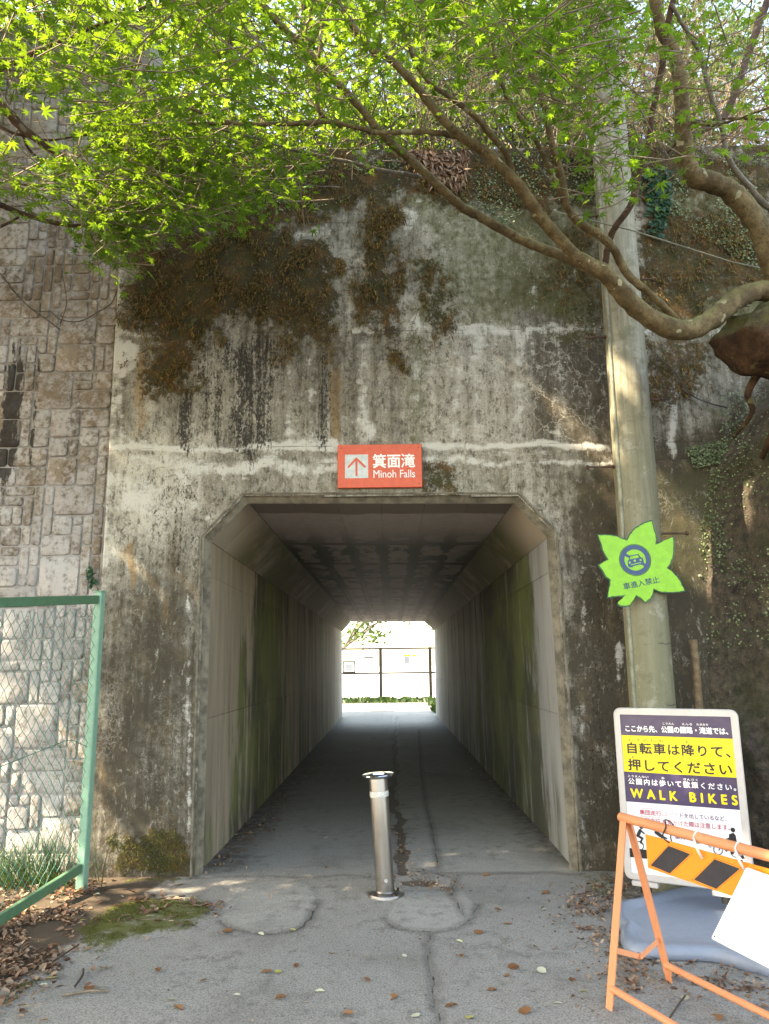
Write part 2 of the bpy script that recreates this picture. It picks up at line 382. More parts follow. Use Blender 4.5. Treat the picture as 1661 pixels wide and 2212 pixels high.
def mat_tunnel(kind):
    t = NT('tunnel_concrete_' + kind); P = t.pos(); x, y, z = t.sep()
    n1 = t.noise(.9, 6, .6); n2 = t.noise(13, 8, .7); eu = t.attr('eu'); ev = t.attr('ev')
    isl = t.island()
    if kind == 'ceiling':
        c = t.mix(n1, (.45, .37, .335), (.60, .51, .46)); c = t.mix(t.thr(n2, .35, .7, 0, .35), c, (.19, .16, .14))
        edge = t.math('MAXIMUM', t.math('ABSOLUTE', eu), t.math('MULTIPLY', t.math('ABSOLUTE', ev), 1.0))
        e = t.math('MAXIMUM', t.thr(t.math('ABSOLUTE', eu), .45, 1.0), t.thr(t.math('ABSOLUTE', ev), .8, 1.02))
        wet = t.noise(1, 6, .7, t.map(P, (3.2, 1.7, 1)), dist=.6)
        f = t.thr(t.math('ADD', t.math('MULTIPLY', e, .22), wet), .49, .58, 0, .94)
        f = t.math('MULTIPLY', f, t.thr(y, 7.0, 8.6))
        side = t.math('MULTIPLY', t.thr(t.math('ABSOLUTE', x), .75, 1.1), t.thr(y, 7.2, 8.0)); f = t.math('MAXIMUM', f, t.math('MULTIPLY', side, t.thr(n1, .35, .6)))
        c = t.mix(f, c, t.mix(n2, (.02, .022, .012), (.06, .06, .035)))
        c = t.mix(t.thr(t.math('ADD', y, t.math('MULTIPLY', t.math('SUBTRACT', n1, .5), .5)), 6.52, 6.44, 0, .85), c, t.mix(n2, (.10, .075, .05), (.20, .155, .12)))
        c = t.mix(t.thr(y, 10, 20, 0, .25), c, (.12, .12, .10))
        rough = .65
    elif kind == 'chamfer':
        st = t.noise(1, 7, .7, t.map(P, (5, 2.5, 5)))
        c = t.mix(n1, (.38, .31, .24), (.52, .44, .35)); g = t.thr(t.math('ADD', n1, t.math('MULTIPLY', st, .6)), .5, .82)
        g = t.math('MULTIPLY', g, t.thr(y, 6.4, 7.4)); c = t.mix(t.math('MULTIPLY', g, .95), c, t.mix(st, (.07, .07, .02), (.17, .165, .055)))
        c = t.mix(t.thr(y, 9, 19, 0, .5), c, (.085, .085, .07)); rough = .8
    else:
        st = t.noise(1, 8, .7, t.map(P, (6, 3.4, .42))); st2 = t.noise(1, 6, .72, t.map(P, (20, 11, 1.3)))
        tan = (.50, .395, .275) if kind == 'wall_left' else (.42, .42, .41)
        c = t.mix(t.thr(t.math('ADD', st, t.math('MULTIPLY', st2, .5)), .45, 1.1), tan, tuple(q * .45 for q in tan))
        # algae: a broad band a few metres in, running down from the chamfer
        yw = t.math('ADD', y, t.math('MULTIPLY', t.math('SUBTRACT', t.noise(1, 6, .65, t.map(P, (1.6, 1.1, .55))), .5), 4.2))
        if kind == 'wall_left':
            band = t.math('MULTIPLY', t.thr(t.math('ADD', yw, t.math('MULTIPLY', z, -.25)), 6.3, 7.6), t.thr(yw, 9.2, 12, 1, .4)); foot = t.math('MULTIPLY', t.thr(z, .15, .7, .55, 0), t.thr(y, 5.9, 9, 1, .4))
        else:
            band = t.math('MULTIPLY', t.thr(yw, 5.9, 7.2), t.thr(yw, 9.5, 13, 1, .6)); foot = t.thr(z, .3, 1.3, .6, 0)
        band = t.math('MAXIMUM', band, foot)
        v = t.math('ADD', t.math('MULTIPLY', band, .75), t.math('ADD', t.math('MULTIPLY', t.math('SUBTRACT', st, .5), 1.7), t.math('MULTIPLY', t.math('SUBTRACT', st2, .5), .8)))
        g = t.thr(v, .36, .72, 0, .93); gc = t.mix(t.thr(n1, .4, .65), (.032, .036, .012), (.14, .165, .022)); c = t.mix(g, c, gc)
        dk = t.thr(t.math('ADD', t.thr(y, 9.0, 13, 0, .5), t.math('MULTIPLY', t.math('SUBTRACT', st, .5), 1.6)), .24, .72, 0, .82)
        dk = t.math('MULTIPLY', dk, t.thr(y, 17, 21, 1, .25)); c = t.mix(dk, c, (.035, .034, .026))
        if kind == 'wall_right':
            pale = t.math('MULTIPLY', t.thr(t.math('ADD', y, t.math('MULTIPLY', t.math('SUBTRACT', t.noise(1, 6, .65, t.map(P, (2.2, 1.6, .7))), .5), 3.2)), 5.8, 6.9, .75, 0), t.thr(st2, .38, .6, .3, 1)); c = t.mix(pale, c, (.42, .425, .42))
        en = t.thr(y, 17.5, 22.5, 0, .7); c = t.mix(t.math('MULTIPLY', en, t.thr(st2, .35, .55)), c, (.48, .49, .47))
        ej = t.math('MULTIPLY', t.thr(t.math('MAXIMUM', t.math('ABSOLUTE', eu), t.math('ABSOLUTE', ev)), .982, 1.0, 0, .35), t.thr(n2, .4, .65)); c = t.mix(ej, c, (.03, .03, .02))
        rough = .8
    c = t.mix(.16, c, t.mix(isl, (.10, .10, .09), (.34, .32, .30)))
    t.bump(n2, .35, .008)
    return t.done(c, rough, spec=.3)

def mat_path():
    t = NT('worn_asphalt'); P = t.pos(); x, y, z = t.sep()
    n1 = t.noise(1.3, 6, .6); n2 = t.noise(9, 7, .7); n3 = t.noise(95, 3, .6); n4 = t.noise(210, 2, .6)
    slab = t.attr('slab'); crack = t.attr('crack'); moss = t.attr('moss'); dirt = t.attr('dirt'); trough = t.attr('trough')
    a = t.mix(n1, (.25, .235, .21), (.355, .337, .305)); a = t.mix(t.thr(n3, .42, .64, 0, .6), a, (.105, .10, .092)); a = t.mix(t.thr(n4, .57, .68, 0, .8), a, (.50, .49, .47))
    b = t.mix(n1, (.30, .285, .255), (.41, .395, .36)); b = t.mix(t.thr(n3, .4, .72, 0, .5), b, (.14, .135, .125)); b = t.mix(t.thr(n4, .62, .72, 0, .5), b, (.50, .49, .46))
    sf = t.thr(t.math('ADD', slab, t.math('MULTIPLY', t.math('SUBTRACT', n2, .5), .5)), .35, .65); c = t.mix(sf, a, b)
    c = t.mix(t.thr(t.math('ADD', n2, t.math('MULTIPLY', n1, .6)), .8, 1.05, 0, .5), c, (.07, .062, .052))
    c = t.mix(t.thr(t.noise(1.1, 7, .7, dist=.5), .48, .66, 0, .38), c, (.13, .12, .105)); c = t.mix(t.thr(t.noise(3.7, 8, .75), .58, .70, 0, .5), c, (.11, .10, .085)); c = t.mix(t.thr(t.noise(38, 4, .6), .68, .73, 0, .55), c, (.09, .075, .06))
    ins = t.math('MULTIPLY', t.thr(y, 6.2, 8.5), t.thr(y, 23, 24, 1, 0)); c = t.mix(t.math('MULTIPLY', ins, .40), c, (.12, .095, .065)); c = t.mix(t.math('MULTIPLY', t.thr(y, 7.5, 11), t.thr(y, 17, 22, .42, .1)), c, (.075, .060, .042))  # browner floor inside; mid-tunnel gloom is painted darker into the colour
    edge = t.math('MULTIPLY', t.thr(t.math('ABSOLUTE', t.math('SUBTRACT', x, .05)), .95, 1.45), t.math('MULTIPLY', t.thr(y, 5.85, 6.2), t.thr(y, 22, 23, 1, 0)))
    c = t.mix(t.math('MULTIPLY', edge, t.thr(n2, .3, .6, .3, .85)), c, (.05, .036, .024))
    d = t.thr(t.math('ADD', dirt, t.math('MULTIPLY', t.math('SUBTRACT', n2, .5), 1.1)), .35, .65, 0, .95); c = t.mix(d, c, t.mix(n3, (.035, .025, .017), (.11, .08, .055)))
    tr = t.thr(t.math('ADD', trough, t.math('MULTIPLY', t.math('SUBTRACT', n2, .5), 1.1)), .4, .6, 0, .9); c = t.mix(tr, c, t.mix(n3, (.06, .045, .032), (.15, .115, .085)))
    m = t.thr(t.math('ADD', moss, t.math('MULTIPLY', t.math('SUBTRACT', t.noise(9, 8, .75, dist=.3), .5), 2.2)), .42, .8, 0, .88); c = t.mix(m, c, t.mix(n3, (.055, .062, .012), (.14, .15, .03)))
    k = t.math('MULTIPLY', t.thr(crack, .002, .008, 1, 0), t.thr(t.noise(7, 4), .36, .55, .1, 1)); c = t.mix(t.math('MULTIPLY', k, .75), c, (.018, .015, .012))
    k2 = t.thr(crack, .01, .06, .35, 0); c = t.mix(k2, c, (.06, .05, .04))
    h = t.math('ADD', t.math('MULTIPLY', n3, .8), t.math('MULTIPLY', n2, .5)); h = t.math('ADD', h, t.math('MULTIPLY', m, .8)); h = t.math('SUBTRACT', h, k)
    t.bump(h, .6, .008)
    rg = t.math('ADD', t.thr(y, 16, 21, .85, .45), t.math('MULTIPLY', t.math('SUBTRACT', n2, .5), .25))
    return t.done(c, rg, spec=.22)

M = {}
M['front'] = mat_concrete_front(); M['stone'] = mat_stone(); M['mortar'] = mat_mortar()
for k in ('ceiling', 'chamfer', 'wall_left', 'wall_right'): M[k] = mat_tunnel(k)
M['path'] = mat_path()
M['concrete'] = plain('plain_concrete', (.25, .235, .205), .85, 0, .35, 9, .5, (.10, .09, .07))
M['soil'] = plain('forest_soil', (.075, .055, .038), .95, 0, .5, 12, .8, (.03, .03, .012))
M['pale_ground'] = plain('pale_ground', (.55, .53, .49), .9, 0, .15, 20)

# ------------------------------------------------------------------ the concrete front wall
F0 = 5.83
ZTOP = U(1000, 322, F0).z
def xl(z): return -2.18 - .012 * z      # left edge, filled in below from the photograph
pa, pb = U(185, 1900, F0), U(262, 480, F0)
xl = lambda z: pa.x + (pb.x - pa.x) * (z - pa.z) / (pb.z - pa.z)
XR = 4.7
OPEN = [(U(x, y, F0).x, U(x, y, F0).z) for x, y in ((416, 1893), (437, 1160), (525, 1068), (1120, 1068), (1200, 1150), (1253, 1880))]
OPEN[0] = (OPEN[0][0], -.08); OPEN[-1] = (OPEN[-1][0], -.08)
nz, nx = 420, 470
zz = np.linspace(-.12, ZTOP, nz); uu = np.linspace(0, 1, nx)
Z = np.repeat(zz[:, None], nx, 1); X = xl(Z) + (XR - xl(Z)) * uu[None]
Xf, Zf = X.ravel(), Z.ravel()
px, py = px_of(np.stack([Xf, np.full_like(Xf, F0), Zf], 1))
wob = (fbm(Xf * 1.6, Zf * 1.6, 3, 4) - .5); wob2 = (fbm(Xf * 6, Zf * 6, 9, 4) - .5)
def blob(poly, soft=40, w=60, w2=35):
    return sm(-soft, soft, poly_sd(px, py, poly) + wob * w * 2 + wob2 * w2 * 2)
def streak(x0, y0, y1, wdt, amp=1.0, drift=0):
    xc = x0 + drift * (py - y0) / max(1, (y1 - y0)) + (fbm(py * .02, px * 0 + x0, 21, 3) - .5) * wdt * 1.2
    a = np.exp(-((px - xc) / wdt) ** 2); return amp * a * sm(y0 - 25, y0 + 15, py) * sm(y1 + 60, y1 - 20, py)
def hline(y0, x0, x1, wdt, amp=1.0, seed=5):
    yc = y0 + (fbm(px * .012, py * 0 + y0, seed, 4) - .5) * wdt * 2.2
    return amp * np.exp(-((py - yc) / wdt) ** 2) * sm(x0 - 15, x0 + 15, px) * sm(x1 + 15, x1 - 15, px)
mossA = blob([(262,490),(330,505),(500,505),(700,505),(745,560),(755,640),(735,720),(690,748),(640,765),(600,740),(520,718),(430,725),(395,785),(350,800),(345,720),(300,688),(268,640)], 55, 70, 60)
mossB = blob([(765,500),(800,430),(855,430),(868,520),(880,640),(890,700),(868,790),(840,780),(812,700),(770,690),(748,715),(740,620)], 36, 50, 50)
mossC = np.maximum(blob([(905,520),(945,515),(965,600),(980,650),(975,710),(935,722),(900,680),(892,600)], 36, 45, 45) * .8, .5 * blob([(1180,470),(1300,480),(1300,720),(1230,690),(1150,600)], 45, 90, 50))
mossT = blob([(255,300),(1300,300),(1300,430),(1180,455),(1000,440),(900,400),(850,440),(760,470),(500,500),(255,500)], 45, 80, 45)
mossT = np.maximum(mossT, .85 * blob([(1300,300),(1700,290),(1700,420),(1480,470),(1300,440)], 50, 90, 60))
mossR = np.maximum(blob([(1370,420),(1680,400),(1680,660),(1560,640),(1480,690),(1380,660)], 45, 90, 60), .85 * blob([(1385,735),(1480,735),(1530,790),(1500,860),(1440,880),(1400,860)], 35, 60, 50))
mossL = blob([(235,1880),(240,1822),(300,1808),(350,1790),(392,1806),(408,1860),(400,1893),(300,1900)], 18, 30, 35)
mossS = .75 * blob([(912,1000),(960,1000),(985,1035),(975,1058),(915,1060)], 15, 25, 20)
moss = np.clip(np.maximum.reduce([mossA, mossB, mossC * .9, mossT, mossR * .85, mossL, mossS]), 0, 1)
moss *= 1 - .9 * np.maximum.reduce([blob(p, 8, 22, 18) for p in ([(720,508),(760,492),(812,500),(818,525),(770,530)], [(640,498),(700,495),(705,515),(645,515)], [(868,440),(905,425),(915,470),(890,500),(865,490)], [(455,680),(490,675),(490,700),(460,705)], [(330,505),(352,505),(350,530),(335,528)])])
black = np.maximum.reduce([streak(402, 835, 965, 17, 1.0), streak(470, 800, 955, 17, .85), streak(525, 745, 965, 34, 1.0), streak(560, 725, 960, 24, 1.0), streak(445, 745, 900, 18, .7), streak(600, 740, 820, 30, .75), streak(500, 730, 800, 40, .8), streak(582, 800, 965, 9, .9), streak(505, 890, 965, 20, .8), streak(700, 760, 960, 14, .9), streak(640, 770, 900, 16, .35), streak(545, 965, 992, 20, .9), streak(400, 1010, 1080, 16, .55), streak(370, 1020, 1120, 30, .5), streak(420, 760, 960, 40, .3), streak(575, 730, 790, 30, .9),
    .55 * blob([(330,1030),(430,1040),(430,1200),(380,1260),(340,1180)], 40, 60, 60), .4 * blob([(1262,1200),(1345,1150),(1350,1880),(1262,1880)], 40, 50, 60)])
white = np.maximum.reduce([hline(968, 235, 735, 9, 1.0, 5), hline(963, 560, 735, 14, .8, 8), hline(972, 540, 620, 15, .7, 2), hline(972, 300, 350, 16, .7, 2), hline(962, 910, 1320, 9, .9, 6), hline(985, 1050, 1200, 12, .55, 6),
    hline(1002, 240, 735, 20, .72, 12), hline(998, 912, 1320, 12, .62, 13), hline(715, 870, 1300, 20, .62, 14), hline(712, 1380, 1680, 20, .65, 15), hline(722, 255, 350, 8, .6, 16),
    .85 * blob([(240,735),(262,735),(300,745),(296,790),(262,812),(245,800)], 10, 20, 18), .62 * sm(26, 4, np.abs(px - (262 - (py - 480) * .054)) ) * sm(1500, 1200, py) * sm(440, 500, py),
    .55 * blob([(235,985),(430,990),(430,1110),(240,1180)], 50, 70, 70), .6 * blob([(640,492),(910,430),(910,520),(640,520)], 18, 50, 40), .7 * blob([(752,700),(810,695),(812,728),(750,728)], 10, 22, 20), .7 * blob([(880,690),(905,670),(912,725),(880,728)], 10, 20, 20), .7 * blob([(330,675),(352,672),(360,712),(330,705)], 9, 18, 16),
    .7 * blob([(220,1868),(290,1862),(400,1888),(300,1898)], 8, 20, 30), streak(790, 740, 950, 24, .55), streak(985, 730, 950, 20, .45), streak(900, 740, 940, 16, .4), streak(1210, 730, 940, 22, .45), streak(255, 820, 960, 20, .5), streak(620, 790, 950, 14, .4), streak(670, 760, 950, 12, .35), streak(1030, 720, 960, 22, .5), streak(1125, 720, 960, 16, .5), streak(1155, 600, 800, 12, .45), streak(1455, 740, 970, 11, .8), streak(1335, 1390, 1450, 12, .75), streak(408, 1100, 1800, 8, .5), streak(1258, 1150, 1800, 9, .35)])
rust = np.maximum.reduce([streak(300, 755, 930, 18, .8), streak(722, 790, 960, 26, .65), streak(284, 1165, 1260, 9, .95), streak(272, 1180, 1200, 14, .8), streak(352, 1260, 1350, 18, .4), streak(360, 1300, 1340, 12, .6), streak(360, 1500, 1780, 14, .4), streak(1255, 900, 970, 40, .3), streak(220, 1560, 1720, 20, .45)])
vein = np.maximum(.85 * blob([(870,720),(1300,700),(1300,960),(870,960)], 50, 60, 60), np.maximum(.5 * blob([(260,770),(740,770),(740,1010),(260,1010)], 40, 60, 60), .5 * blob([(1090,440),(1300,480),(1300,720),(1100,720)], 50, 60, 60)))
vein = np.maximum(vein, .55 * blob([(1380,720),(1560,720),(1560,980),(1380,980)], 40, 50, 50)); vein = np.maximum(vein, .33 * blob([(230,1250),(420,1250),(420,1500),(230,1500)], 40, 50, 50))
dark = .36 + .55 * blob([(1262,1050),(1680,900),(1680,1900),(1262,1900)], 60, 90, 60) + .22 * blob([(220,1250),(420,1200),(420,1890),(200,1890)], 60, 90, 60) - .35 * blob([(230,960),(440,960),(430,1130),(240,1200)], 60, 90, 60) + .22 * blob([(1100,480),(1300,480),(1300,960),(1150,960)], 60, 90, 60) - .12 * blob([(860,440),(1130,440),(1130,960),(860,960)], 60, 90, 60) + .25 * mossT
dark += .35 * sm(1900, 1840, py) * 0 + .3 * sm(40, 5, np.abs(px - 0) * 0 + np.abs(py - 1885))
green = np.maximum.reduce([.65 * blob([(860,400),(1300,400),(1300,720),(860,720)], 60, 110, 80), .7 * blob([(1370,330),(1690,330),(1690,720),(1380,720)], 60, 90, 60), .35 * blob([(620,970),(1330,970),(1330,1130),(620,1090)], 50, 70, 50), .5 * blob([(1370,1000),(1560,1000),(1560,1300),(1400,1250)], 40, 80, 50), streak(905, 720, 960, 40, .55), .6 * mossA, .35 * blob([(1380,720),(1680,720),(1680,1000),(1380,1000)], 60, 60, 60)])
jy = [U(700, q, F0).z for q in (480, 606, 717, 965, 1003)]
joint = np.min([np.abs(Zf - z0 - .03 * (fbm(Xf * 4, Xf * 0 + z0, 4, 4) - .5)) for z0 in jy] + [np.abs(Xf - U(1500, 1180, F0).x - .01 * wob2) + np.where(Zf > 2.9, 1, 0)], axis=0)
joint = np.where((px < 1330) | (py < 1010), joint, 1.0); joint = np.where((np.abs(Zf - jy[1]) < .05) & (px < 870), 1, joint)
disp = .010 * wob + .006 * wob2 + .004 * (fbm(Xf * 22, Zf * 22, 31, 3) - .5) + .008 * np.clip(white - .5, 0, .5) - .004 * sm(.012, .002, joint) + .012 * moss * (.5 + wob2)
V = np.stack([Xf, F0 - disp, Zf], 1)
idx = np.arange(nz * nx).reshape(nz, nx)
Fq = np.stack([idx[:-1, :-1], idx[:-1, 1:], idx[1:, 1:], idx[1:, :-1]], -1).reshape(-1, 4)
ctr = V[Fq].mean(1); Fq = Fq[poly_sd(ctr[:, 0], ctr[:, 2], OPEN) < .012]
# return along the left edge and over the top
nV = len(V); le = idx[:, 0]; V2 = V[le].copy(); V2[:, 1] = 6.6; te = idx[-1]; V3 = V[te].copy(); V3[:, 1] = 6.5
Vall = np.concatenate([V, V2, V3]); l2 = nV + np.arange(nz); t3 = nV + nz + np.arange(nx)
Fq = np.concatenate([Fq, np.stack([l2[:-1], le[:-1], le[1:], l2[1:]], -1), np.stack([te[:-1], te[1:], t3[1:], t3[:-1]], -1)])
att = {k: np.concatenate([v, v[le], v[te]]) for k, v in dict(dark=dark, white=white, black=black, rust=rust, moss=moss, vein=vein, joint=joint, green=green).items()}
MOSSFIELD = (Xf, Zf, mossA, mossB, mossC, mossT, mossR, mossL, px, py)
wall = link('concrete_wall', np_mesh('concrete_wall', Vall, Fq, True, att), M['front'])
wall['kind'] = 'thing'; tag(wall, 'tall stained grey concrete retaining wall with brown moss and a tunnel opening', 'wall')
# moulded lip round the opening and the plain mouth behind it
def offset(poly, d):
    out = []; n = len(poly)
    for i in range(n):
        p = Vector(poly[i]); a = Vector(poly[i - 1]) if i > 0 else p - Vector((0, -1)) * -1; b = Vector(poly[i + 1]) if i < n - 1 else p + Vector((0, -1))
        if i == 0: a = p + Vector((0, -1))
        e1 = (p - a).normalized(); e2 = (b - p).normalized(); n1 = Vector((-e1.y, e1.x)); n2 = Vector((-e2.y, e2.x)); m = (n1 + n2).normalized()
        out.append(tuple(p + m * (d / max(.3, m.dot(n1)))))
    return out
mouth_y = 6.50
def ring(poly, y): return [(x, y, z) for x, z in poly]
rings = [ring(offset(OPEN, .022), F0 + .006), ring(offset(OPEN, .018), F0 - .010), ring(offset(OPEN, .006), F0 - .010), ring(offset(OPEN, -.022), F0 + .03), ring(offset(OPEN, -.06), F0 + .07)]
mb = MB(); vs = [p for r_ in rings for p in r_]; n = len(OPEN); fs = []
for i in range(len(rings) - 1):
    for k in range(n - 1): fs.append((i * n + k, (i + 1) * n + k, (i + 1) * n + k + 1, i * n + k + 1))
mb.add(vs, fs)
M['lip'] = plain('mouth_concrete', (.165, .142, .105), .85, 0, .5, 11, .6, (.05, .045, .022))
mb.build('opening_lip', M['lip'], wall)

# ------------------------------------------------------------------ the tunnel: rows of cast panels on a lining
NEAR = [Vector((x, z)) for x, z in offset(OPEN, -.028)]; NEAR[0].y = NEAR[5].y = -.05
FAR = [Vector((U(x, y, 22.7).x, U(x, y, 22.7).z)) for x, y in ((739.4, 1549), (738.7, 1364.6), (758, 1343), (916.6, 1343), (937.7, 1361.7), (941.7, 1541.8))]; FAR[0].y = FAR[5].y = -.05
def sect(y): f = (y - F0) / (22.7 - F0); return [a.lerp(b, f) for a, b in zip(NEAR, FAR)]
YS = [5.872] + list(np.linspace(mouth_y, 22.7, 11))
mb = MB(); A, B = sect(5.88), sect(22.7); o = .045
def pt(s, i, d): q = offset([tuple(p) for p in s], d); return q[i]
vs = []; fs = []
for s_, y_ in ((A, 5.88), (B, 22.7)):
    for d in (o, .6): vs += [(x, y_, z) for x, z in offset([tuple(p) for p in s_], d)]
for k in range(5):
    fs += [(k, k + 1, 12 + k + 1, 12 + k), (6 + k, 18 + k, 18 + k + 1, 6 + k + 1), (k, 6 + k, 6 + k + 1, k + 1), (12 + k, 12 + k + 1, 18 + k + 1, 18 + k)]
mb.add(vs, fs)
M['dark_joint'] = plain('joint_dark', (.03, .028, .022), .9)
tunnel = mb.build('tunnel', M['dark_joint']); tag(tunnel, 'straight concrete foot tunnel with chamfered corners lined in cast panels', 'tunnel', kind='thing')
def panel(name, P4, nrm, th, mat):
    """P4: corners; a slab of thickness th growing away from the tunnel's inside, inner face split so eu/ev run -1..1"""
    P4 = [Vector(p) for p in P4]; nrm = Vector(nrm); c = sum(P4, Vector()) / 4
    g = .0014; e0 = (P4[1] - P4[0]).normalized(); e1 = (P4[3] - P4[0]).normalized()
    q = [P4[0] + (e0 + e1) * g, P4[1] + (-e0 + e1) * g, P4[2] - (e0 + e1) * g, P4[3] + (e0 - e1) * g]
    off = random.uniform(-.0025, .0025); vs = [p + nrm * off for p in q] + [p - nrm * th for p in q]; c = sum(vs[:4], Vector()) / 4
    mids = [(vs[i] + vs[(i + 1) % 4]) / 2 for i in range(4)]
    vs = vs + mids + [c]
    fs = [(0, 8, 12, 11), (8, 1, 9, 12), (12, 9, 2, 10), (11, 12, 10, 3), (0, 4, 5, 1, 8), (1, 5, 6, 2, 9), (2, 6, 7, 3, 10), (3, 7, 4, 0, 11)]
    me = bpy.data.meshes.new(name); me.from_pydata([tuple(v) for v in vs], [], fs)
    eu = [-1, 1, 1, -1] * 2 + [0, 1, 0, -1, 0]; ev = [-1, -1, 1, 1] * 2 + [-1, 0, 1, 0, 0]
    for k, val in (('eu', eu), ('ev', ev)): a = me.attributes.new(k, 'FLOAT', 'POINT'); a.data.foreach_set('value', [float(q) for q in val])
    me.update(); return link(name, me, mat, tunnel)
def P3(p, y): return Vector((p.x, y, p.y))
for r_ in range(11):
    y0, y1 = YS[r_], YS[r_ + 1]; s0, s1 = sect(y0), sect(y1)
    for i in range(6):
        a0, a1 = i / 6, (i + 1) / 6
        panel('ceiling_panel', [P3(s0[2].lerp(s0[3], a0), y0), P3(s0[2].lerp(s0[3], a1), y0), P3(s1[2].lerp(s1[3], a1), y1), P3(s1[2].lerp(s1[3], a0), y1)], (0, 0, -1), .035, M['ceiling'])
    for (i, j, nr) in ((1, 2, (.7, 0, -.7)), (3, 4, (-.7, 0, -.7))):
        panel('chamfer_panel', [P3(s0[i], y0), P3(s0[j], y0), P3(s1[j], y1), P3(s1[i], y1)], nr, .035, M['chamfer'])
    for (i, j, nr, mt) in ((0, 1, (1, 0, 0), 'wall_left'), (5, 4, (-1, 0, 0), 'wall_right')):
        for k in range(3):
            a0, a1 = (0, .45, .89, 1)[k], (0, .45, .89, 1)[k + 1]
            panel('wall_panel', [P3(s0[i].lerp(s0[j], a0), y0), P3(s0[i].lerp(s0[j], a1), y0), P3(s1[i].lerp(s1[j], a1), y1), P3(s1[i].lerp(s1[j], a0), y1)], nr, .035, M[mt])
# exit wall on the far side (plain), seen only from beyond
mb = MB()
for x0, x1, z0, z1 in ((-7, FAR[0].x - .04, -.1, 6), (FAR[4].x + .04, 7, -.1, 6), (FAR[0].x - .04, FAR[4].x + .04, 2.82, 6)): mb.box(((x0 + x1) / 2, 22.6, (z0 + z1) / 2), (x1 - x0, .18, z1 - z0))
tag(mb.build('exit_wall', M['concrete']), 'plain concrete wall round the far exit of the tunnel', 'wall', kind='thing')

# ------------------------------------------------------------------ the stone wall on the left
SY = 5.93; g = .083
sw = MB(); sw.box((-4.45, SY + .194, 3.65), (4.6, .38, 7.6)); stone_wall = sw.build('stone_wall', M['mortar'])
stone_wall['kind'] = 'thing'; tag(stone_wall, 'high ashlar stone wall of mixed block sizes left of the concrete', 'wall')
NXC, NZC = 26, 89; occ = np.zeros((NZC, NXC), bool); kinds = [(4, 4, 1.2), (4, 3, 2.2), (3, 3, 2), (4, 2, 2.4), (3, 2, 2), (2, 2, 1.6), (1, 2, 1.0), (1, 3, 1.0), (2, 1, .7), (3, 1, .6), (1, 1, .35)]
smesh = {}
def stone_mesh(w, h, var):
    if (w, h, var) in smesh: return smesh[(w, h, var)]
    rr = random.Random(w * 100 + h * 10 + var); W2, H2 = w * g / 2 - .006, h * g / 2 - .006; c = min(.017, W2 * .4, H2 * .4)
    def outline(ins, ch): 
        a, b = W2 - ins, H2 - ins; return [(-a + ch, -b), (a - ch, -b), (a, -b + ch), (a, b - ch), (a - ch, b), (-a + ch, b), (-a, b - ch), (-a, -b + ch)]
    vs = []; 
    for ins, ch, y in ((0, c, .03), (0, c, .000), (.003, c, -.007), (.010, c * .8, -.0095)):
        vs += [(x + rr.uniform(-.003, .003), y + (rr.uniform(-.005, .005) if y < 0 else 0), z + rr.uniform(-.003, .003)) for x, z in outline(ins, ch)]
    fs = [(i * 8 + k, i * 8 + (k + 1) % 8, i * 8 + 8 + (k + 1) % 8, i * 8 + 8 + k) for i in range(3) for k in range(8)] 
    vs.append((rr.uniform(-.2, .2) * W2, -.010 + rr.uniform(-.005, .003), rr.uniform(-.2, .2) * H2)); fs += [(24 + k, 24 + (k + 1) % 8, 32) for k in range(8)]
    me = bpy.data.meshes.new('stone'); me.from_pydata(vs, [], fs); me.update(); me.materials.append(M['stone'])
    me.polygons.foreach_set('use_smooth', [True] * len(me.polygons)); smesh[(w, h, var)] = me; return me
rs = random.Random(11); nst = 0; cells = []
for zi in range(NZC):
    for xi in range(NXC):
        if occ[zi, xi]: continue
        opts = [(w, h, q) for w, h, q in kinds if xi + w <= NXC and zi + h <= NZC and not occ[zi:zi + h, xi:xi + w].any()]
        w, h, _ = rs.choices(opts, [o_[2] for o_ in opts])[0] if opts else (1, 1, 1)
        occ[zi:zi + h, xi:xi + w] = True; cells.append((xi, zi, w, h))
cells.sort(key=lambda c: -(c[0] + c[2]))
rest = MB()
for i_, (xi, zi, w, h) in enumerate(cells):
    zc = -.1 + (zi + h / 2) * g; xc = -2.21 - (NXC - xi - w / 2) * g; me = stone_mesh(w, h, rs.randint(0, 2)); l_ = Vector((xc, SY + rs.uniform(-.006, .006), zc)); e_ = (rs.uniform(-.008, .008), rs.uniform(-.006, .006), rs.uniform(-.012, .012))
    if i_ < 300: o_ = link('stone', me, None, stone_wall); o_.location = l_; o_.rotation_euler = e_
    else: rest.add([v.co + l_ for v in me.vertices], [tuple(p.vertices) for p in me.polygons])
o_ = rest.build('stones', M['stone'], stone_wall, True); o_['kind'] = 'stuff'

# ------------------------------------------------------------------ ground, path
gs = 220; gx = np.concatenate([[-400, -120, -50], np.linspace(-20, 20, 60), [50, 120, 400]]); gy = np.concatenate([[-400, -100, -30], np.linspace(-10, 45, 90), [80, 150, 400]])
GX, GY = np.meshgrid(gx, gy); GZ = -.05 - .1 * fbm(GX * .5, GY * .5, 2, 3)
far = sm(34, 42, GY); GZ = GZ - far * .9
ii = np.arange(GX.size).reshape(GX.shape); Fg = np.stack([ii[:-1, :-1], ii[:-1, 1:], ii[1:, 1:], ii[1:, :-1]], -1).reshape(-1, 4)
ground = link('ground', np_mesh('ground', np.stack([GX.ravel(), GY.ravel(), GZ.ravel()], 1), Fg), M['soil']); tag(ground, kind='structure')
yy = [1.6]
while yy[-1] < 31.2: yy.append(yy[-1] + max(.0135, .0135 * (yy[-1] / 4.0) ** 1.75))
yy = np.array(yy); xx = np.linspace(-3.1, 3.9, 470)
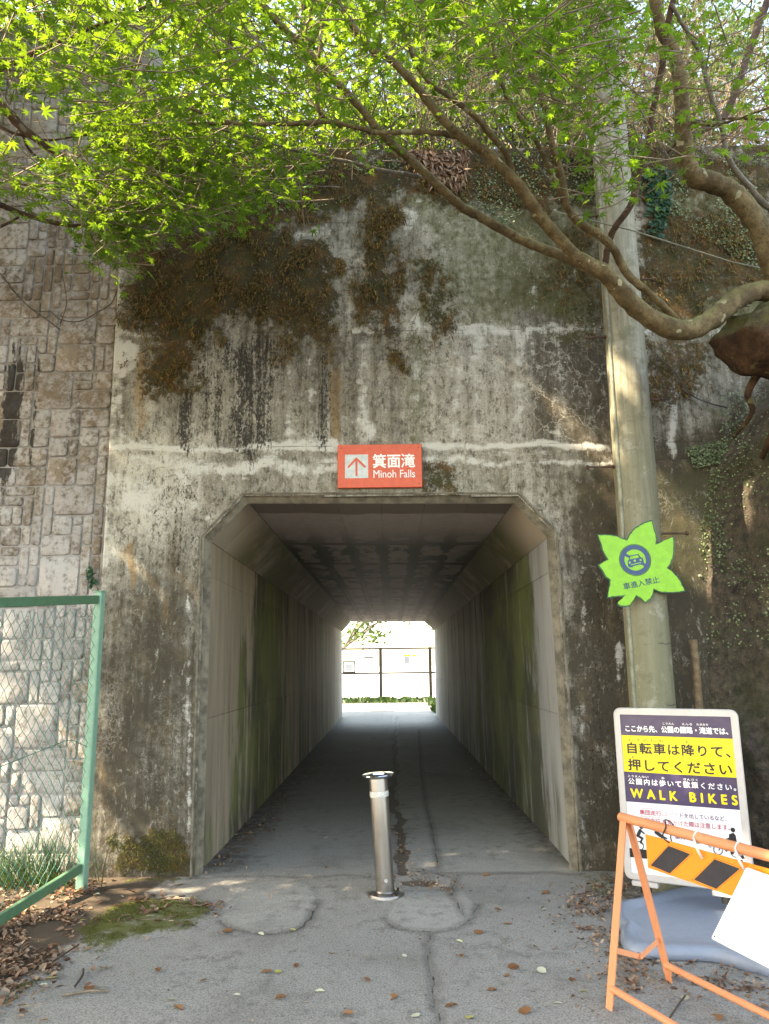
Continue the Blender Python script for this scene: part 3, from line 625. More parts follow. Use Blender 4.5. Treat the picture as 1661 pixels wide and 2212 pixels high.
PX, PY = np.meshgrid(xx, yy); pxf, pyf = PX.ravel(), PY.ravel(); ipx, ipy = px_of(np.stack([pxf, pyf, np.zeros_like(pxf)], 1))
def gpts(lst): return [tuple(G(x, y))[:2] for x, y in lst]
def jig(pts, amp=.02):
    q = spline(pts, 6); return [(a + random.uniform(-amp, amp), b + random.uniform(-amp, amp)) for a, b in q]
near_cr = [[(415,1896),(520,1893),(640,1895),(760,1890),(800,1896)], [(480,1990),(500,2005),(540,2014),(600,2016),(650,2005),(675,1975),(690,1945)], [(835,1985),(855,2002),(890,2009),(940,2011),(1000,2000),(1025,1975),(1035,1955)],
    [(925,2010),(930,2060),(938,2150),(945,2230)], [(880,1880),(950,1886),(1060,1888),(1180,1885),(1250,1890)], [(985,1890),(975,1930),(992,1955),(1000,1980)], [(870,1885),(920,1880),(968,1892)]]
far_cr = [[(905,1575),(915,1700),(935,1800),(948,1886)], [(716,1628),(800,1622),(870,1618),(975,1615)], [(738,1556),(800,1554),(862,1548),(940,1541)]]
tr_pts = gpts([(858,1548),(852,1600),(856,1660),(848,1720),(862,1780),(868,1840),(880,1886)])
wj = (fbm(pxf * 9, pyf * 9, 40, 3) - .5) * .05; wj2 = (fbm(pxf * 9, pyf * 9, 41, 3) - .5) * .05
crack = np.min([seg_dist(pxf + wj, pyf + wj2, jig(gpts(c), .006)) for c in near_cr] + [seg_dist(pxf + wj * .4, pyf + wj2 * .4, spline(gpts(c), 5)) for c in far_cr], axis=0)
td = seg_dist(pxf + (fbm(pxf * 5, pyf * 3, 50, 4) - .5) * .16, pyf, spline(tr_pts, 5)); trough = np.maximum(sm(.075, .01, td) * sm(5.4, 5.9, pyf) * .8, 0)
trough = np.maximum(trough, .75 * sm(.16, .03, np.hypot((pxf - G(905, 1905).x) * .6, pyf - G(905, 1905).y)))
xs = np.interp(pyf, [p[1] for p in tr_pts], [p[0] for p in tr_pts]); slab = np.where(pyf > 5.86, np.where(pxf > xs, .75, .4), .0) + np.where(pyf > 23.6, -1, 0)
inpatch = np.maximum(poly_sd(pxf, pyf, gpts([(478,1990),(540,2014),(600,2016),(650,2005),(690,1945),(660,1905),(500,1905)])), poly_sd(pxf, pyf, gpts([(835,1985),(890,2009),(940,2011),(1000,2000),(1030,1960),(1000,1925),(870,1925)])))
slab = np.maximum(slab, sm(-.01, .01, inpatch) * .8); slab = np.maximum(slab, np.where((pyf > 5.1) & (pyf < 5.86), .45, 0) * sm(-.2, .2, -(pxf - .4)) )
w1 = (fbm(pxf * 1.8, pyf * 1.8, 60, 4) - .5)
edgeL = gpts([(-60,2190),(60,2120),(150,2045),(330,1965),(400,1920),(415,1890)]); sdl = poly_sd(pxf, pyf, edgeL + [(-1.4, 9), (-6, 9), (-6, 1), (-2.2, 2.5)])
dirt = sm(-.12, .35, sdl + w1 * .6); edgeR = gpts([(1262,1888),(1228,1940),(1285,2010),(1330,2080),(1420,2110),(1680,2140)]); sdr = poly_sd(pxf, pyf, edgeR + [(6, 3.5), (6, 9), (1.43, 9)])
dirt = np.maximum(dirt, .45 * sm(-.02, .25, sdr + w1 * .3)); dirt = np.where((pyf > 5.86) & (np.abs(pxf) < 1.5), 0, dirt)
mossg = np.maximum.reduce([.85 * sm(-.16, .14, poly_sd(pxf, pyf, gpts([(215,2000),(240,1955),(330,1940),(420,1960),(400,1995),(300,2020),(225,2050)])) + w1 * .5), .8 * sm(-.05, .2, poly_sd(pxf, pyf, gpts([(-30,2212),(-10,2140),(90,2100),(110,2120),(60,2160)])) + w1 * .25), .8 * sm(.06, .0, np.abs(pyf - 5.72)) * sm(-1.95, -1.85, pxf) * sm(-1.35, -1.5, pxf), .5 * sm(-.05, .1, poly_sd(pxf, pyf, gpts([(1230,1885),(1345,1880),(1345,1960),(1260,1930)])))])
pz = .012 * (fbm(pxf * 1.1, pyf * 1.1, 70, 3) - .5) + .003 * (fbm(pxf * 30, pyf * 30, 71, 3) - .5) - .005 * sm(.012, .002, crack) - .012 * trough + np.where((pyf > 5.9) & (pyf < 23.5), .010 * sm(-.02, .02, pxf - xs) * sm(5.9, 6.5, pyf), 0) + .015 * mossg + .004 * sm(-.01, .01, inpatch)
nyp, nxp = PX.shape; ii = np.arange(nyp * nxp).reshape(nyp, nxp); Fp = np.stack([ii[:-1, :-1], ii[:-1, 1:], ii[1:, 1:], ii[1:, :-1]], -1).reshape(-1, 4)
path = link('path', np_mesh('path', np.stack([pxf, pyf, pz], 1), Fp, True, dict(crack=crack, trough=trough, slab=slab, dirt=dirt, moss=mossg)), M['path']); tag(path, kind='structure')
# pale ground invented beyond the far fence so the exit blows out white, embankment over the tunnel
b = MB(); b.add([(-60, 33.2, -.14), (60, 33.2, -.14), (300, 700, -.3), (-300, 700, -.3)], [(0, 1, 2, 3)]); tag(b.build('blowout_ground', M['pale_ground']), kind='structure')
hx = np.linspace(-26, 26, 90); hy = np.concatenate([np.linspace(6.45, 14, 40), np.linspace(14.4, 22.4, 16)]); HX, HY = np.meshgrid(hx, hy)
HZ = ZTOP - .10 + np.clip(HY - 6.5, 0, 7) * .74 + .45 * (fbm(HX * .5, HY * .5, 80, 4) - .5) * sm(6.5, 8, HY) - sm(18, 22.4, HY) * 1.5
HZ = HZ + 1.4 * sm(-2.2, -3.2, HX)*sm(9,7,HY)
ii = np.arange(HX.size).reshape(HX.shape); Fh = np.stack([ii[:-1, :-1], ii[:-1, 1:], ii[1:, 1:], ii[1:, :-1]], -1).reshape(-1, 4)
hill = link('embankment', np_mesh('embankment', np.stack([HX.ravel(), HY.ravel(), HZ.ravel()], 1), Fh), M['soil']); tag(hill, kind='structure')
def hill_z(x, y): return ZTOP - .10 + min(max(y - 6.5, 0), 7) * .74 + .45 * (float(fbm(np.array([x * .5]), np.array([y * .5]), 80, 4)[0]) - .5) * float(sm(6.5, 8, np.array(y))) + 1.4 * float(sm(-2.2, -3.2, np.array(x)) * sm(9, 7, np.array(y)))
# ------------------------------------------------------------------ lettering and flat print
def frame(o, x, y):
    x = Vector(x).normalized(); y = Vector(y); y = (y - x * y.dot(x)).normalized(); z = x.cross(y)
    m = Matrix((x, y, z)).transposed().to_4x4(); m.translation = o; return m
def lettering(txt, box, Mx, mat, parent, bold=0.0, rot=0.0, name='lettering', z=.0012, sp=1.0):
    cu = bpy.data.curves.new(name, 'FONT'); cu.body = txt; cu.size = 1; cu.resolution_u = 3; cu.space_character = sp; cu.fill_mode = 'FRONT'
    ob = bpy.data.objects.new('tmp', cu); COL.objects.link(ob); dg = bpy.context.evaluated_depsgraph_get()
    me = bpy.data.meshes.new_from_object(ob.evaluated_get(dg)); bpy.data.objects.remove(ob); bpy.data.curves.remove(cu)
    co = np.empty(len(me.vertices) * 3); me.vertices.foreach_get('co', co); co = co.reshape(-1, 3)
    lo, hi = co.min(0), co.max(0); x0, y0, x1, y1 = box
    lx = x0 + (co[:, 0] - lo[0]) / (hi[0] - lo[0]) * (x1 - x0); ly = y0 + (co[:, 1] - lo[1]) / (hi[1] - lo[1]) * (y1 - y0)
    if rot:
        cx_, cy_ = (x0 + x1) / 2, (y0 + y1) / 2; ca, sa = math.cos(rot), math.sin(rot); lx, ly = cx_ + (lx - cx_) * ca - (ly - cy_) * sa, cy_ + (lx - cx_) * sa + (ly - cy_) * ca
    nv = len(lx); tri = []
    me.calc_loop_triangles(); tri = np.array([t_.vertices[:] for t_ in me.loop_triangles])
    d_ = bold * (y1 - y0) / max(1, txt.count('\n') + 1); sh = [(0, 0)] if not bold else [(0, 0), (d_, d_ * .4), (-d_, -d_ * .4), (d_ * .4, -d_), (-d_ * .4, d_)]
    P = np.concatenate([np.array([Mx @ Vector((a + ox, b + oy, z + .00012 * k)) for a, b in zip(lx, ly)]) for k, (ox, oy) in enumerate(sh)])
    m2 = np_mesh(name, P, np.concatenate([tri + nv * k for k in range(len(sh))]), False); bpy.data.meshes.remove(me); return link(name, m2, mat, parent)
def capsule(p0, p1, r, n=8):
    p0, p1 = Vector(p0), Vector(p1); d = (p1 - p0).normalized() if (p1 - p0).length > 1e-9 else Vector((1, 0)); a0 = math.atan2(d.y, d.x)
    return [tuple(p1 + Vector((math.cos(a0 - math.pi / 2 + math.pi * k / n), math.sin(a0 - math.pi / 2 + math.pi * k / n))) * r) for k in range(n + 1)] + [tuple(p0 + Vector((math.cos(a0 + math.pi / 2 + math.pi * k / n), math.sin(a0 + math.pi / 2 + math.pi * k / n))) * r) for k in range(n + 1)]
def circle(c, r, n=28): return [(c[0] + r * math.cos(2 * math.pi * k / n), c[1] + r * math.sin(2 * math.pi * k / n)) for k in range(n)]
def ringshape(mb, c, r0, r1, Mx, z, t=.0006, n=40):
    vs = [Mx @ Vector((c[0] + r * math.cos(2 * math.pi * k / n), c[1] + r * math.sin(2 * math.pi * k / n), z + (t if True else 0))) for r in (r0, r1) for k in range(n)]
    mb.add(vs, [(k, (k + 1) % n, n + (k + 1) % n, n + k)[::-1] for k in range(n)])
def flat(mb, poly, Mx, z): mb.prism(poly, .0005, Mx @ Matrix.Translation((0, 0, z)))

for nm, c, ro, me_, var in (('sign_red', (.60, .085, .032), .45, 0, .12), ('white_print', (.78, .77, .74), .5, 0, .06), ('grey_white', (.50, .53, .52), .5, 0, .18), ('leaf_green', (.19, .47, .018), .42, 0, .12), ('leaf_edge', (.012, .09, .03), .5, 0, .2), ('navy', (.012, .045, .14), .4, 0, .1), ('teal_ink', (.008, .05, .075), .45, 0, .1),
    ('poster_purple', (.045, .028, .085), .22, 0, .12), ('poster_yellow', (.80, .62, .015), .22, 0, .06), ('poster_white', (.72, .72, .74), .25, 0, .05), ('ink', (.014, .013, .018), .3, 0, .1), ('red_ink', (.42, .04, .09), .3, 0, .1), ('violet_ink', (.13, .05, .14), .3, 0, .1),
    ('frame_aluminium', (.47, .44, .43), .38, .25, .06), ('fence_green', (.19, .36, .265), .45, 0, .12), ('fence_dark_green', (.075, .17, .095), .45, 0, .12), ('wire_green', (.045, .22, .165), .5, 0, .3),
    ('base_blue', (.20, .235, .30), .42, 0, .07), ('black_rubber', (.018, .018, .02), .6, 0, .2), ('board_black', (.028, .026, .034), .5, 0, .25), ('board_orange', (.82, .27, .03), .35, 0, .06), ('placard_white', (.86, .86, .86), .5, 0, .02), ('dark_steel', (.03, .028, .026), .5, .3, .3), ('rust_steel', (.10, .06, .04), .7, .3, .4), ('wire_white', (.6, .58, .55), .5, 0, .1), ('notice_blue', (.28, .42, .62), .4, 0, .1), ('pale_notice', (.55, .62, .66), .5, 0, .1)):
    M[nm] = plain(nm, c, ro, me_, var, 24)
def mat_poster(name, c):     # print under a creased clear cover
    t = NT(name); w = t.noise(7, 5, .6, dist=1.2); t.bump(t.noise(9, 3, .5, dist=2.0), .18, .012)
    t.put(t.b.inputs['Coat Weight'], .6); t.put(t.b.inputs['Coat Roughness'], .12)
    return t.done(t.mix(t.thr(w, .4, .7, 0, .25), c, tuple(q * .8 + .05 for q in c)), .3)
for k in ('purple', 'yellow', 'white'): M['poster_' + k] = mat_poster('poster_' + k, {'purple': (.045, .028, .085), 'yellow': (.80, .62, .015), 'white': (.70, .70, .73)}[k])
def mat_orange():
    t = NT('weathered_orange_paint'); n = t.noise(40, 6, .7); n2 = t.noise(4, 4); c = t.mix(n2, (.60, .20, .085), (.72, .30, .15))
    c = t.mix(t.thr(n, .66, .74, 0, .8), c, (.10, .04, .02)); c = t.mix(t.thr(t.noise(11, 5, .7), .58, .8, 0, .4), c, (.36, .13, .06)); return t.done(c, .5)
M['orange'] = mat_orange()
def mat_steel():
    t = NT('brushed_stainless'); x, y, z = t.sep(); n = t.noise(1, 6, .7, t.map(t.pos(), (90, 90, 3))); c = t.mix(n, (.24, .22, .21), (.40, .375, .355))
    c = t.mix(t.thr(t.math('ADD', t.noise(14, 5, .7), t.thr(z, .0, .25, .25, 0)), .6, .85, 0, .6), c, (.17, .155, .14))
    return t.done(c, t.thr(n, .2, .8, .30, .46), .95)
M['steel'] = mat_steel(); M['chrome'] = plain('polished_steel', (.55, .56, .58), .14, 1.0, .1)
def mat_pole():
    t = NT('mossy_pole_concrete'); x, y, z = t.sep(); n = t.noise(14, 7, .7); st = t.thr(t.noise(1, 7, .7, t.map(t.pos(), (16, 16, .8))), .3, .7); n3 = t.noise(110, 3)
    c = t.mix(st, (.125, .115, .08), (.29, .275, .215)); c = t.mix(t.thr(z, 1.2, 4.6, .75, 0), c, t.mix(n, (.125, .12, .06), (.225, .215, .135)))
    c = t.mix(t.thr(n, .48, .66, 0, .6), c, (.11, .105, .06)); c = t.mix(t.thr(t.noise(5, 7, .75), .55, .66, 0, .5), c, (.36, .35, .29)); c = t.mix(t.thr(n3, .58, .72, 0, .4), c, (.10, .09, .06)); t.bump(t.math('ADD', n, n3), .25, .004); return t.done(c, .8)
M['pole'] = mat_pole()

# ------------------------------------------------------------------ red direction sign over the opening
q0, q1 = U(729.5, 961, F0 - .035), U(912.5, 1052, F0 - .035); w_, h_ = q1.x - q0.x, q0.z - q1.z
sg = empty('direction_sign', ((q0.x + q1.x) / 2, F0 - .02, q1.z), 'orange red direction sign with white arrow fixed above the tunnel opening', 'sign')
Mx = frame(Vector((q0.x, F0 - .035, q1.z)), (1, 0, 0), (0, 0, 1))
MB().box(((q0.x + q1.x) / 2, F0 - .0225, (q0.z + q1.z) / 2), (w_, .025, h_), bev=.004).build('plate', M['sign_red'], sg)
uv = lambda u, v: (u * w_, (1 - v) * h_)
mb = MB(); a, b = uv(.086, .78), uv(.361, .234); flat(mb, [a, (b[0], a[1]), b, (a[0], b[1])], Mx, .0005); ap = mb.build('arrow_panel', M['grey_white'], sg)
mb = MB(); rr = .0125 * w_
for p0, p1 in (((.2225, .36), (.2225, .715)), ((.2225, .325), (.128, .52)), ((.2225, .325), (.322, .52))): flat(mb, capsule(uv(*p0), uv(*p1), rr), Mx, .0014 + .0003 * (p0[1] < .33) + .0002 * (p1[0] > .3))
mb.build('arrow', M['sign_red'], ap)
lettering('箕面滝', (*uv(.4176, .547), *uv(.9155, .23)), Mx, M['white_print'], sg, .022)
lettering('Minoh Falls', (*uv(.4236, .777), *uv(.9155, .60)), Mx, M['white_print'], sg, .004)
mb = MB()
for u, v in ((.04, .08), (.96, .08), (.04, .92), (.96, .92)):
    c = Mx @ Vector((*uv(u, v), 0)); mb.tube([c + Vector((0, .002, 0)), c - Vector((0, .004, 0))], .005, 8)
mb.build('screws', M['rust_steel'], sg)

# ------------------------------------------------------------------ utility pole with step bolts and a leaf-shaped sign
PY = 5.46
pl, pr = U(1360, 1500, PY - .0), U(1455, 1500, PY); tl_, tr_ = U(1283, 350, PY), U(1358, 350, PY)
zb, zt = pl.z, tl_.z; xb, xt = (pl.x + pr.x) / 2, (tl_.x + tr_.x) / 2; rb, rt = (pr.x - pl.x) / 2, (tr_.x - tl_.x) / 2
def pole_at(z): f = (z - zb) / (zt - zb); return xb + (xt - xb) * f, rb + (rt - rb) * f
pole = empty('utility_pole', (pole_at(0)[0], PY, 0), 'round concrete utility pole with step bolts standing right of the tunnel', 'pole')
mb = MB(); zs = np.linspace(-.1, 11, 60); mb.tube([(pole_at(z)[0], PY, z) for z in zs], [pole_at(z)[1] for z in zs], 40); mb.build('shaft', M['pole'], pole, True, 40)
mb = MB(); zs = np.linspace(.1, 11, 40); M['conduit'] = plain('grey_conduit', (.20, .20, .145), .55, .0, .4, 14)
mb.tube([(pole_at(z)[0] - pole_at(z)[1] * .93, PY - pole_at(z)[1] * .42, z) for z in zs], .017, 10); mb.build('conduit', M['conduit'], pole, True, 40)
for (x, y, L) in ((1272, 1009, -1), (1270, 729, -1), (1265, 467, -1), (1475, 1152, 1), (1420, 863, 1), (1400, 603, 1)):
    z = U(x, y, PY).z; c, r_ = pole_at(z); x0 = c + L * r_ * .9; x1 = U(x + (8 if L > 0 else -2), y, PY).x; x1 = x0 + L * max(.11, abs(x1 - x0))
    mb = MB(); mb.tube([(x0, PY, z), (x1, PY, z)], .0085, 8); mb.tube([(x1 - L * .004, PY, z), (x1 + L * .012, PY, z)], .017, 8); mb.tube([(x0 + L * .02, PY, z), (x0 + L * .03, PY, z)], .016, 6)
    mb.build('step_bolt', M['rust_steel'], pole, True, 40)
for z, ph in ((1.62, .2), (2.35, -.3), (1.2, .4)):
    c, r_ = pole_at(z); mb = MB(); mb.tube([(c + (r_ + .001) * math.sin(a_), PY - (r_ + .001) * math.cos(a_), z + .004 * math.sin(9 * a_)) for a_ in np.linspace(ph - .1, ph + .9, 10)], .0022, 4); mb.build('crack', M['black_rubber'], pole)
LY = PY - rb - .035
LP = [(110,342),(250,345),(400,358),(490,395),(575,425),(620,350),(700,250),(800,180),(900,140),(985,118),(1005,200),(1035,300),(1060,400),(1050,490),(1130,465),(1230,415),(1330,378),(1340,480),(1340,600),(1325,720),(1290,810),(1235,885),(1310,930),(1400,1030),(1460,1130),(1510,1250),(1400,1265),(1250,1275),(1120,1265),(1015,1225),(1000,1310),(960,1380),(885,1440),(830,1390),(730,1325),(690,1400),(620,1490),(560,1500),(480,1495),(430,1455),(440,1435),(500,1390),(555,1325),(450,1335),(270,1355),(285,1250),(310,1080),(230,1020),(180,920),(122,830),(190,785),(270,745),(225,670),(180,580),(150,450)]
def lp(cx_, cy_): p = U((2360 + cx_ / 3.955) * .54, (2050 + cy_ / 3.955) * .54, LY); return p
oL = lp(712, 752); Ml = frame(oL, (1, 0, 0), (0, 0, 1)); L2 = lambda a, b: tuple((Ml.inverted() @ lp(a, b)).xy); k_ = (lp(1512, 752).x - oL.x) / 800
ls = empty('leaf_sign', oL + Vector((0, .03, 0)), 'bright green leaf shaped no cars sign hung on the concrete pole', 'sign')
dense = []
for i in range(len(LP)):
    a, b = Vector(LP[i]), Vector(LP[(i + 1) % len(LP)]); n_ = max(2, int((b - a).length / 32)); t = (b - a).normalized(); nn = Vector((t.y, -t.x))
    for j in range(n_): dense.append(a.lerp(b, j / n_) + nn * (0 if j == 0 else random.uniform(-6, 6)))
mb = MB(); mb.prism([L2(p.x, p.y) for p in dense][::-1], .006, Ml @ Matrix.Translation((0, 0, -.006))); mb.build('plate', M['leaf_edge'], ls)
cen = Vector((720, 800)); ins = [L2(*(Vector(p) + (cen - Vector(p)).normalized() * 26)) for p in dense]
mb = MB(); mb.prism(ins[::-1], .0012, Ml); mb.build('leaf_face', M['leaf_green'], ls)
mb = MB(); mb.box(lp(712, 760) + Vector((0, .02, 0)), (.05, .03, .25)); mb.build('bracket', M['rust_steel'], ls)
c0 = L2(712, 752); em = MB(); ringshape(em, c0, 243 * k_, 255 * k_, Ml, .0015); emb = em.build('no_cars_emblem', M['leaf_edge'], ls)
em = MB(); ringshape(em, c0, 176 * k_, 236 * k_, Ml, .0016)
for p0, p1 in (((560, 668), (604, 695)), ((840, 812), (880, 850))): flat(em, [tuple(Vector(q)) for q in capsule(L2(*p0), L2(*p1), 22 * k_)], Ml, .0019)
em.build('ring', M['navy'], emb)
em = MB(); ringshape(em, c0, 170 * k_, 177 * k_, Ml, .0021); ringshape(em, c0, 235 * k_, 240 * k_, Ml, .0021); em.build('ring_outline', M['teal_ink'], emb)
ca = MB()
flat(ca, [L2(*p) for p in [(592,775),(612,745),(700,728),(800,712),(832,716),(848,775),(848,820),(815,832),(800,822),(680,850),(672,868),(622,870),(600,850)]][::-1], Ml, .0024)
for p0, p1 in (((620, 740), (632, 690)), ((632, 690), (755, 664)), ((755, 664), (786, 706)), ((775, 700), (800, 712))): flat(ca, capsule(L2(*p0), L2(*p1), 7 * k_), Ml, .0026)
ca.build('car_symbol', M['navy'], emb)
ca = MB(); flat(ca, circle(L2(627, 794), 17 * k_, 14), Ml, .0031); flat(ca, circle(L2(798, 752), 16 * k_, 14), Ml, .0031); flat(ca, circle(L2(706, 765), 20 * k_, 14), Ml, .0031); flat(ca, capsule(L2(650, 828), L2(798, 795), 6 * k_), Ml, .0031); ca.build('car_lights', M['leaf_green'], emb)
a, b = L2(530, 1170), L2(1090, 1050); lettering('車進入禁止', (*L2(524, 1172), *L2(1096, 1060)), Ml, M['teal_ink'], ls, .02, R(11), z=.0016)

# ------------------------------------------------------------------ bollard
bp = G(833, 1932.5); bt = U(816.5, 1675, bp.y); ax = (bt - bp); hb = ax.length; Mb = frame(bp, (1, 0, 0), (0, 1, 0)); zax = ax.normalized(); xax = Vector((1, 0, 0)); xax = (xax - zax * xax.dot(zax)).normalized(); Mb = Matrix((xax, zax.cross(xax), zax)).transposed().to_4x4(); Mb.translation = bp
ppm = FPX / ((bp.y) * cp - 1.1 * sp); r0 = 19.8 / ppm
bo = empty('bollard', bp, 'slightly leaning stainless steel bollard in the middle of the path', 'bollard')
MB().lathe([(r0, 0), (r0, hb * .5), (r0 * .995, hb - .03), (r0 * .93, hb - .012), (r0 * .9, hb - .005)], 40, Mb).build('tube', M['steel'], bo, True, 30)
cpm = MB().lathe([(r0 * .98, hb - .018), (r0 * 1.5, hb - .010), (r0 * 1.74, hb - .002), (r0 * 1.77, hb + .004), (r0 * 1.72, hb + .010), (r0 * 1.0, hb + .013), (r0 * .92, hb + .010), (r0 * .86, hb - .004), (r0 * .3, hb - .010)], 44, Mb).build('cap', M['chrome'], bo, True, 35)
MB().box(Mb @ Vector((0, -.01, hb - .004)), (.052, .02, .008), bev=.003).build('handle', M['white_print'], cpm)
M['reflective'] = plain('reflective_tape', (.62, .60, .56), .5, .1, .35, 90, .3)
MB().lathe([(r0 + .0012, hb - .135), (r0 + .0025, hb - .134), (r0 + .0025, hb - .100), (r0 + .0012, hb - .099)], 40, Mb).build('reflective_band', M['reflective'], bo, True, 30)
MB().lathe([(r0 * 1.02, .03), (r0 * 1.1, .022), (r0 * 1.45, .018), (r0 * 1.9, .016), (r0 * 1.97, .008), (r0 * 1.97, -.02)][::-1], 44, frame(bp, (1, 0, 0), (0, 1, 0))).build('base_flange', M['steel'], bo, True, 35)
c = Mb @ Vector((.01, -r0 + .002, .10)); MB().tube([c, c + Vector((0, -.008, 0))], [.013, .011], 14).build('bolt', M['frame_aluminium'], bo, True, 40)
mb = MB()
for k in range(4): c = bp + Vector((math.cos(.6 + k * 1.571) * r0 * 1.62, math.sin(.6 + k * 1.571) * r0 * 1.62, .015)); mb.tube([c, c + Vector((0, 0, .01))], .009, 6)
mb.build('flange_bolts', M['rust_steel'], bo)

# ------------------------------------------------------------------ green wire fence at the left
fp = G(176, 1922); ft = U(216, 1279, fp.y); fl = 4.72; fe = G(0, 1995, .04); fd = Vector((fe.x - fp.x, fe.y - fp.y, 0)).normalized()
def FP(s, z): return Vector((fp.x, fp.y, 0)) + fd * s + Vector((0, 0, z))
FLEN = 2.0; zt_ = ft.z; slope = (PL(0, 1283, fp, fd.cross(Vector((0, 0, 1)))).z - U(205, 1280, fp.y).z) / max(.2, ((PL(0, 1283, fp, fd.cross(Vector((0, 0, 1)))) - fp).dot(fd)))
fence = empty('wire_fence', (fp.x, fp.y, 0), 'green chain link fence panel in front of the stone wall', 'fence')
Mf = Matrix((fd, Vector((0, 0, 1)).cross(fd), Vector((0, 0, 1)))).transposed()
top_off = ft.x - fp.x
def lean(p): p = Vector(p); p.x += top_off * max(0, p.z) / zt_ * 1.0; return p
for s in (0, FLEN):
    mb = MB(); mb.box((0, 0, 0), (.062, .062, zt_ + .06), Mf, .006); vs = [lean(Vector(v) + FP(s, zt_ / 2 - .03 + (slope * s) / 2)) for v in mb.v]; m2 = MB(); m2.add(vs, mb.f); m2.box(lean(FP(s, zt_ + .004 + slope * s)), (.068, .068, .006), Mf); m2.build('post', M['fence_green'], fence)
def rail(name, z0, s0, s1, hgt, mat):
    mb = MB(); L = s1 - s0; mb.box((0, 0, 0), (L, .035, hgt), Mf, .004); sl = slope if z0 > 1 else -.105
    vs = [];
    for v in mb.v:
        c = FP((s0 + s1) / 2, 0) + Vector(v); s_ = (c - FP(0, 0)).dot(fd); c.z = v[2] + z0 + sl * s_; vs.append(lean(c))
    m2 = MB(); m2.add(vs, mb.f); return m2.build(name, mat, fence)
tr_ail = rail('top_rail', zt_ - .055, .035, FLEN - .035, .062, M['fence_dark_green']); rail('bottom_rail', .15, .035, FLEN - .035, .062, M['fence_dark_green'])
mb = MB()
for s in np.arange(.06, FLEN - .05, .13): p = lean(FP(s, zt_ - .05 + slope * s)) - Matrix.Rotation(R(-90), 3, 'Z') @ fd * -.02; mb.box(p, (.012, .012, .03), Mf)
mb.build('rail_clips', M['dark_steel'], tr_ail)
wires = MB(); z1_ = lambda s: zt_ - .085 + slope * s; z0_ = lambda s: .18 - .105 * s; dx, dz = .083, .098
rw = random.Random(3)
for sgn in (1, -1):
    k = -60
    while k < 60:
        k += 1; pts = []
        for j in range(0, 90):
            s = k * dx + sgn * j * dx / 2 * 1.0; z = .05 - .3 + j * dz / 2
            if .03 < s < FLEN - .03 and z0_(s) < z < z1_(s): pts.append(lean(FP(s + .012 * math.sin(z * 3 + s * 5) , z) + Matrix.Rotation(R(90), 3, 'Z') @ fd * (.004 * sgn * (1 if j % 2 else -1) + .01 * math.sin(s * 4) * math.sin(z * 3)))) 
        if len(pts) > 1: wires.tube(pts, .0019, 4, False)
cl = wires.build('chain_link', M['wire_green'], fence, True); cl['kind'] = 'stuff'
mb = MB(); mb.tube([lean(FP(s, 1.06 + .14 * (s / 1.0) * -1 + (.0 if s > .25 else -.5 * (.25 - s)))) + Vector((0, 0, .0)) for s in np.linspace(.04, FLEN - .04, 24)], .0028, 5); mb.build('tension_wire', M['wire_green'], fence, True)

# ------------------------------------------------------------------ standing sign on a water-filled base
YL = 5.06; a_, b_ = U(1327, 1527, YL), U(1350, 1906, YL); rt_ = ray(1602, 1535); YRt = YL * ((a_.z - CAMH) / a_.y) / (rt_.z / rt_.y); YRb = YL * ((b_.z - CAMH) / b_.y) / ((lambda d: d.z / d.y)(ray(1633, 1925)))
YR = (YRt + YRb) / 2; YR = max(4.6, min(YL, YR)); c_ = U(1602, 1535, YR); d_ = U(1633, 1925, YR)
xl0 = (a_.x + b_.x) / 2; xr0 = (c_.x + d_.x) / 2; o_ = Vector((b_.x, YL, (b_.z + d_.z) / 2)); xd = Vector((d_.x - b_.x, YR - YL, 0)); PW = xd.length; yd = Vector((a_.x - b_.x, 0, a_.z - b_.z)); PH = ((a_.z + c_.z) - (b_.z + d_.z)) / 2
Mp = frame(o_, xd, Vector((0, 0, 1)) * 1 + Vector((a_.x - b_.x, 0, 0)) / PH); nrm = Mp.to_3x3() @ Vector((0, 0, 1))
print('SIGN', YL, YR, PW, PH)
ss = empty('standing_sign', Mp @ Vector((PW / 2, 0, -.3)), 'aluminium framed yellow and purple notice sign on a pale blue base', 'sign')
def rrect(x0, y0, x1, y1, r, n=6):
    out = []
    for cx_, cy_, a0 in ((x1 - r, y0 + r, -90), (x1 - r, y1 - r, 0), (x0 + r, y1 - r, 90), (x0 + r, y0 + r, 180)):
        for k in range(n + 1): t = R(a0 + 90 * k / n); out.append((cx_ + r * math.cos(t), cy_ + r * math.sin(t)))
    return out
fw = .042; outer = rrect(0, 0, PW, PH, .045); inner = rrect(fw, fw, PW - fw, PH - fw, .004); n_ = len(outer)
vs = [Mp @ Vector((x, y, -.03)) for x, y in outer] + [Mp @ Vector((x, y, -.004)) for x, y in outer] + [Mp @ Vector((x + (PW / 2 - x) * .012, y + (PH / 2 - y) * .012, .002)) for x, y in outer] + [Mp @ Vector((x, y, .002)) for x, y in inner] + [Mp @ Vector((x, y, -.008)) for x, y in inner]
fs = [(i * n_ + k, i * n_ + (k + 1) % n_, (i + 1) * n_ + (k + 1) % n_, (i + 1) * n_ + k) for i in range(4) for k in range(n_)] + [tuple(range(n_))[::-1]]
MB().add(vs, fs).build('frame', M['frame_aluminium'], ss, True, 30)
IW, IH = PW - 2 * fw, PH - 2 * fw
Mi = Mp @ Matrix.Translation((fw, fw, -.007)); pu = lambda u, v: (u * IW, (1 - v) * IH)
def band(name, v0, v1, mat, par, u0=0, u1=1, z=0.0): mb = MB(); a, b = pu(u0, v1), pu(u1, v0); flat(mb, [a, (b[0], a[1]), b, (a[0], b[1])], Mi, z); return mb.build(name, mat, par)
poster = band('poster', 0, 1, M['poster_white'], ss, z=.0)
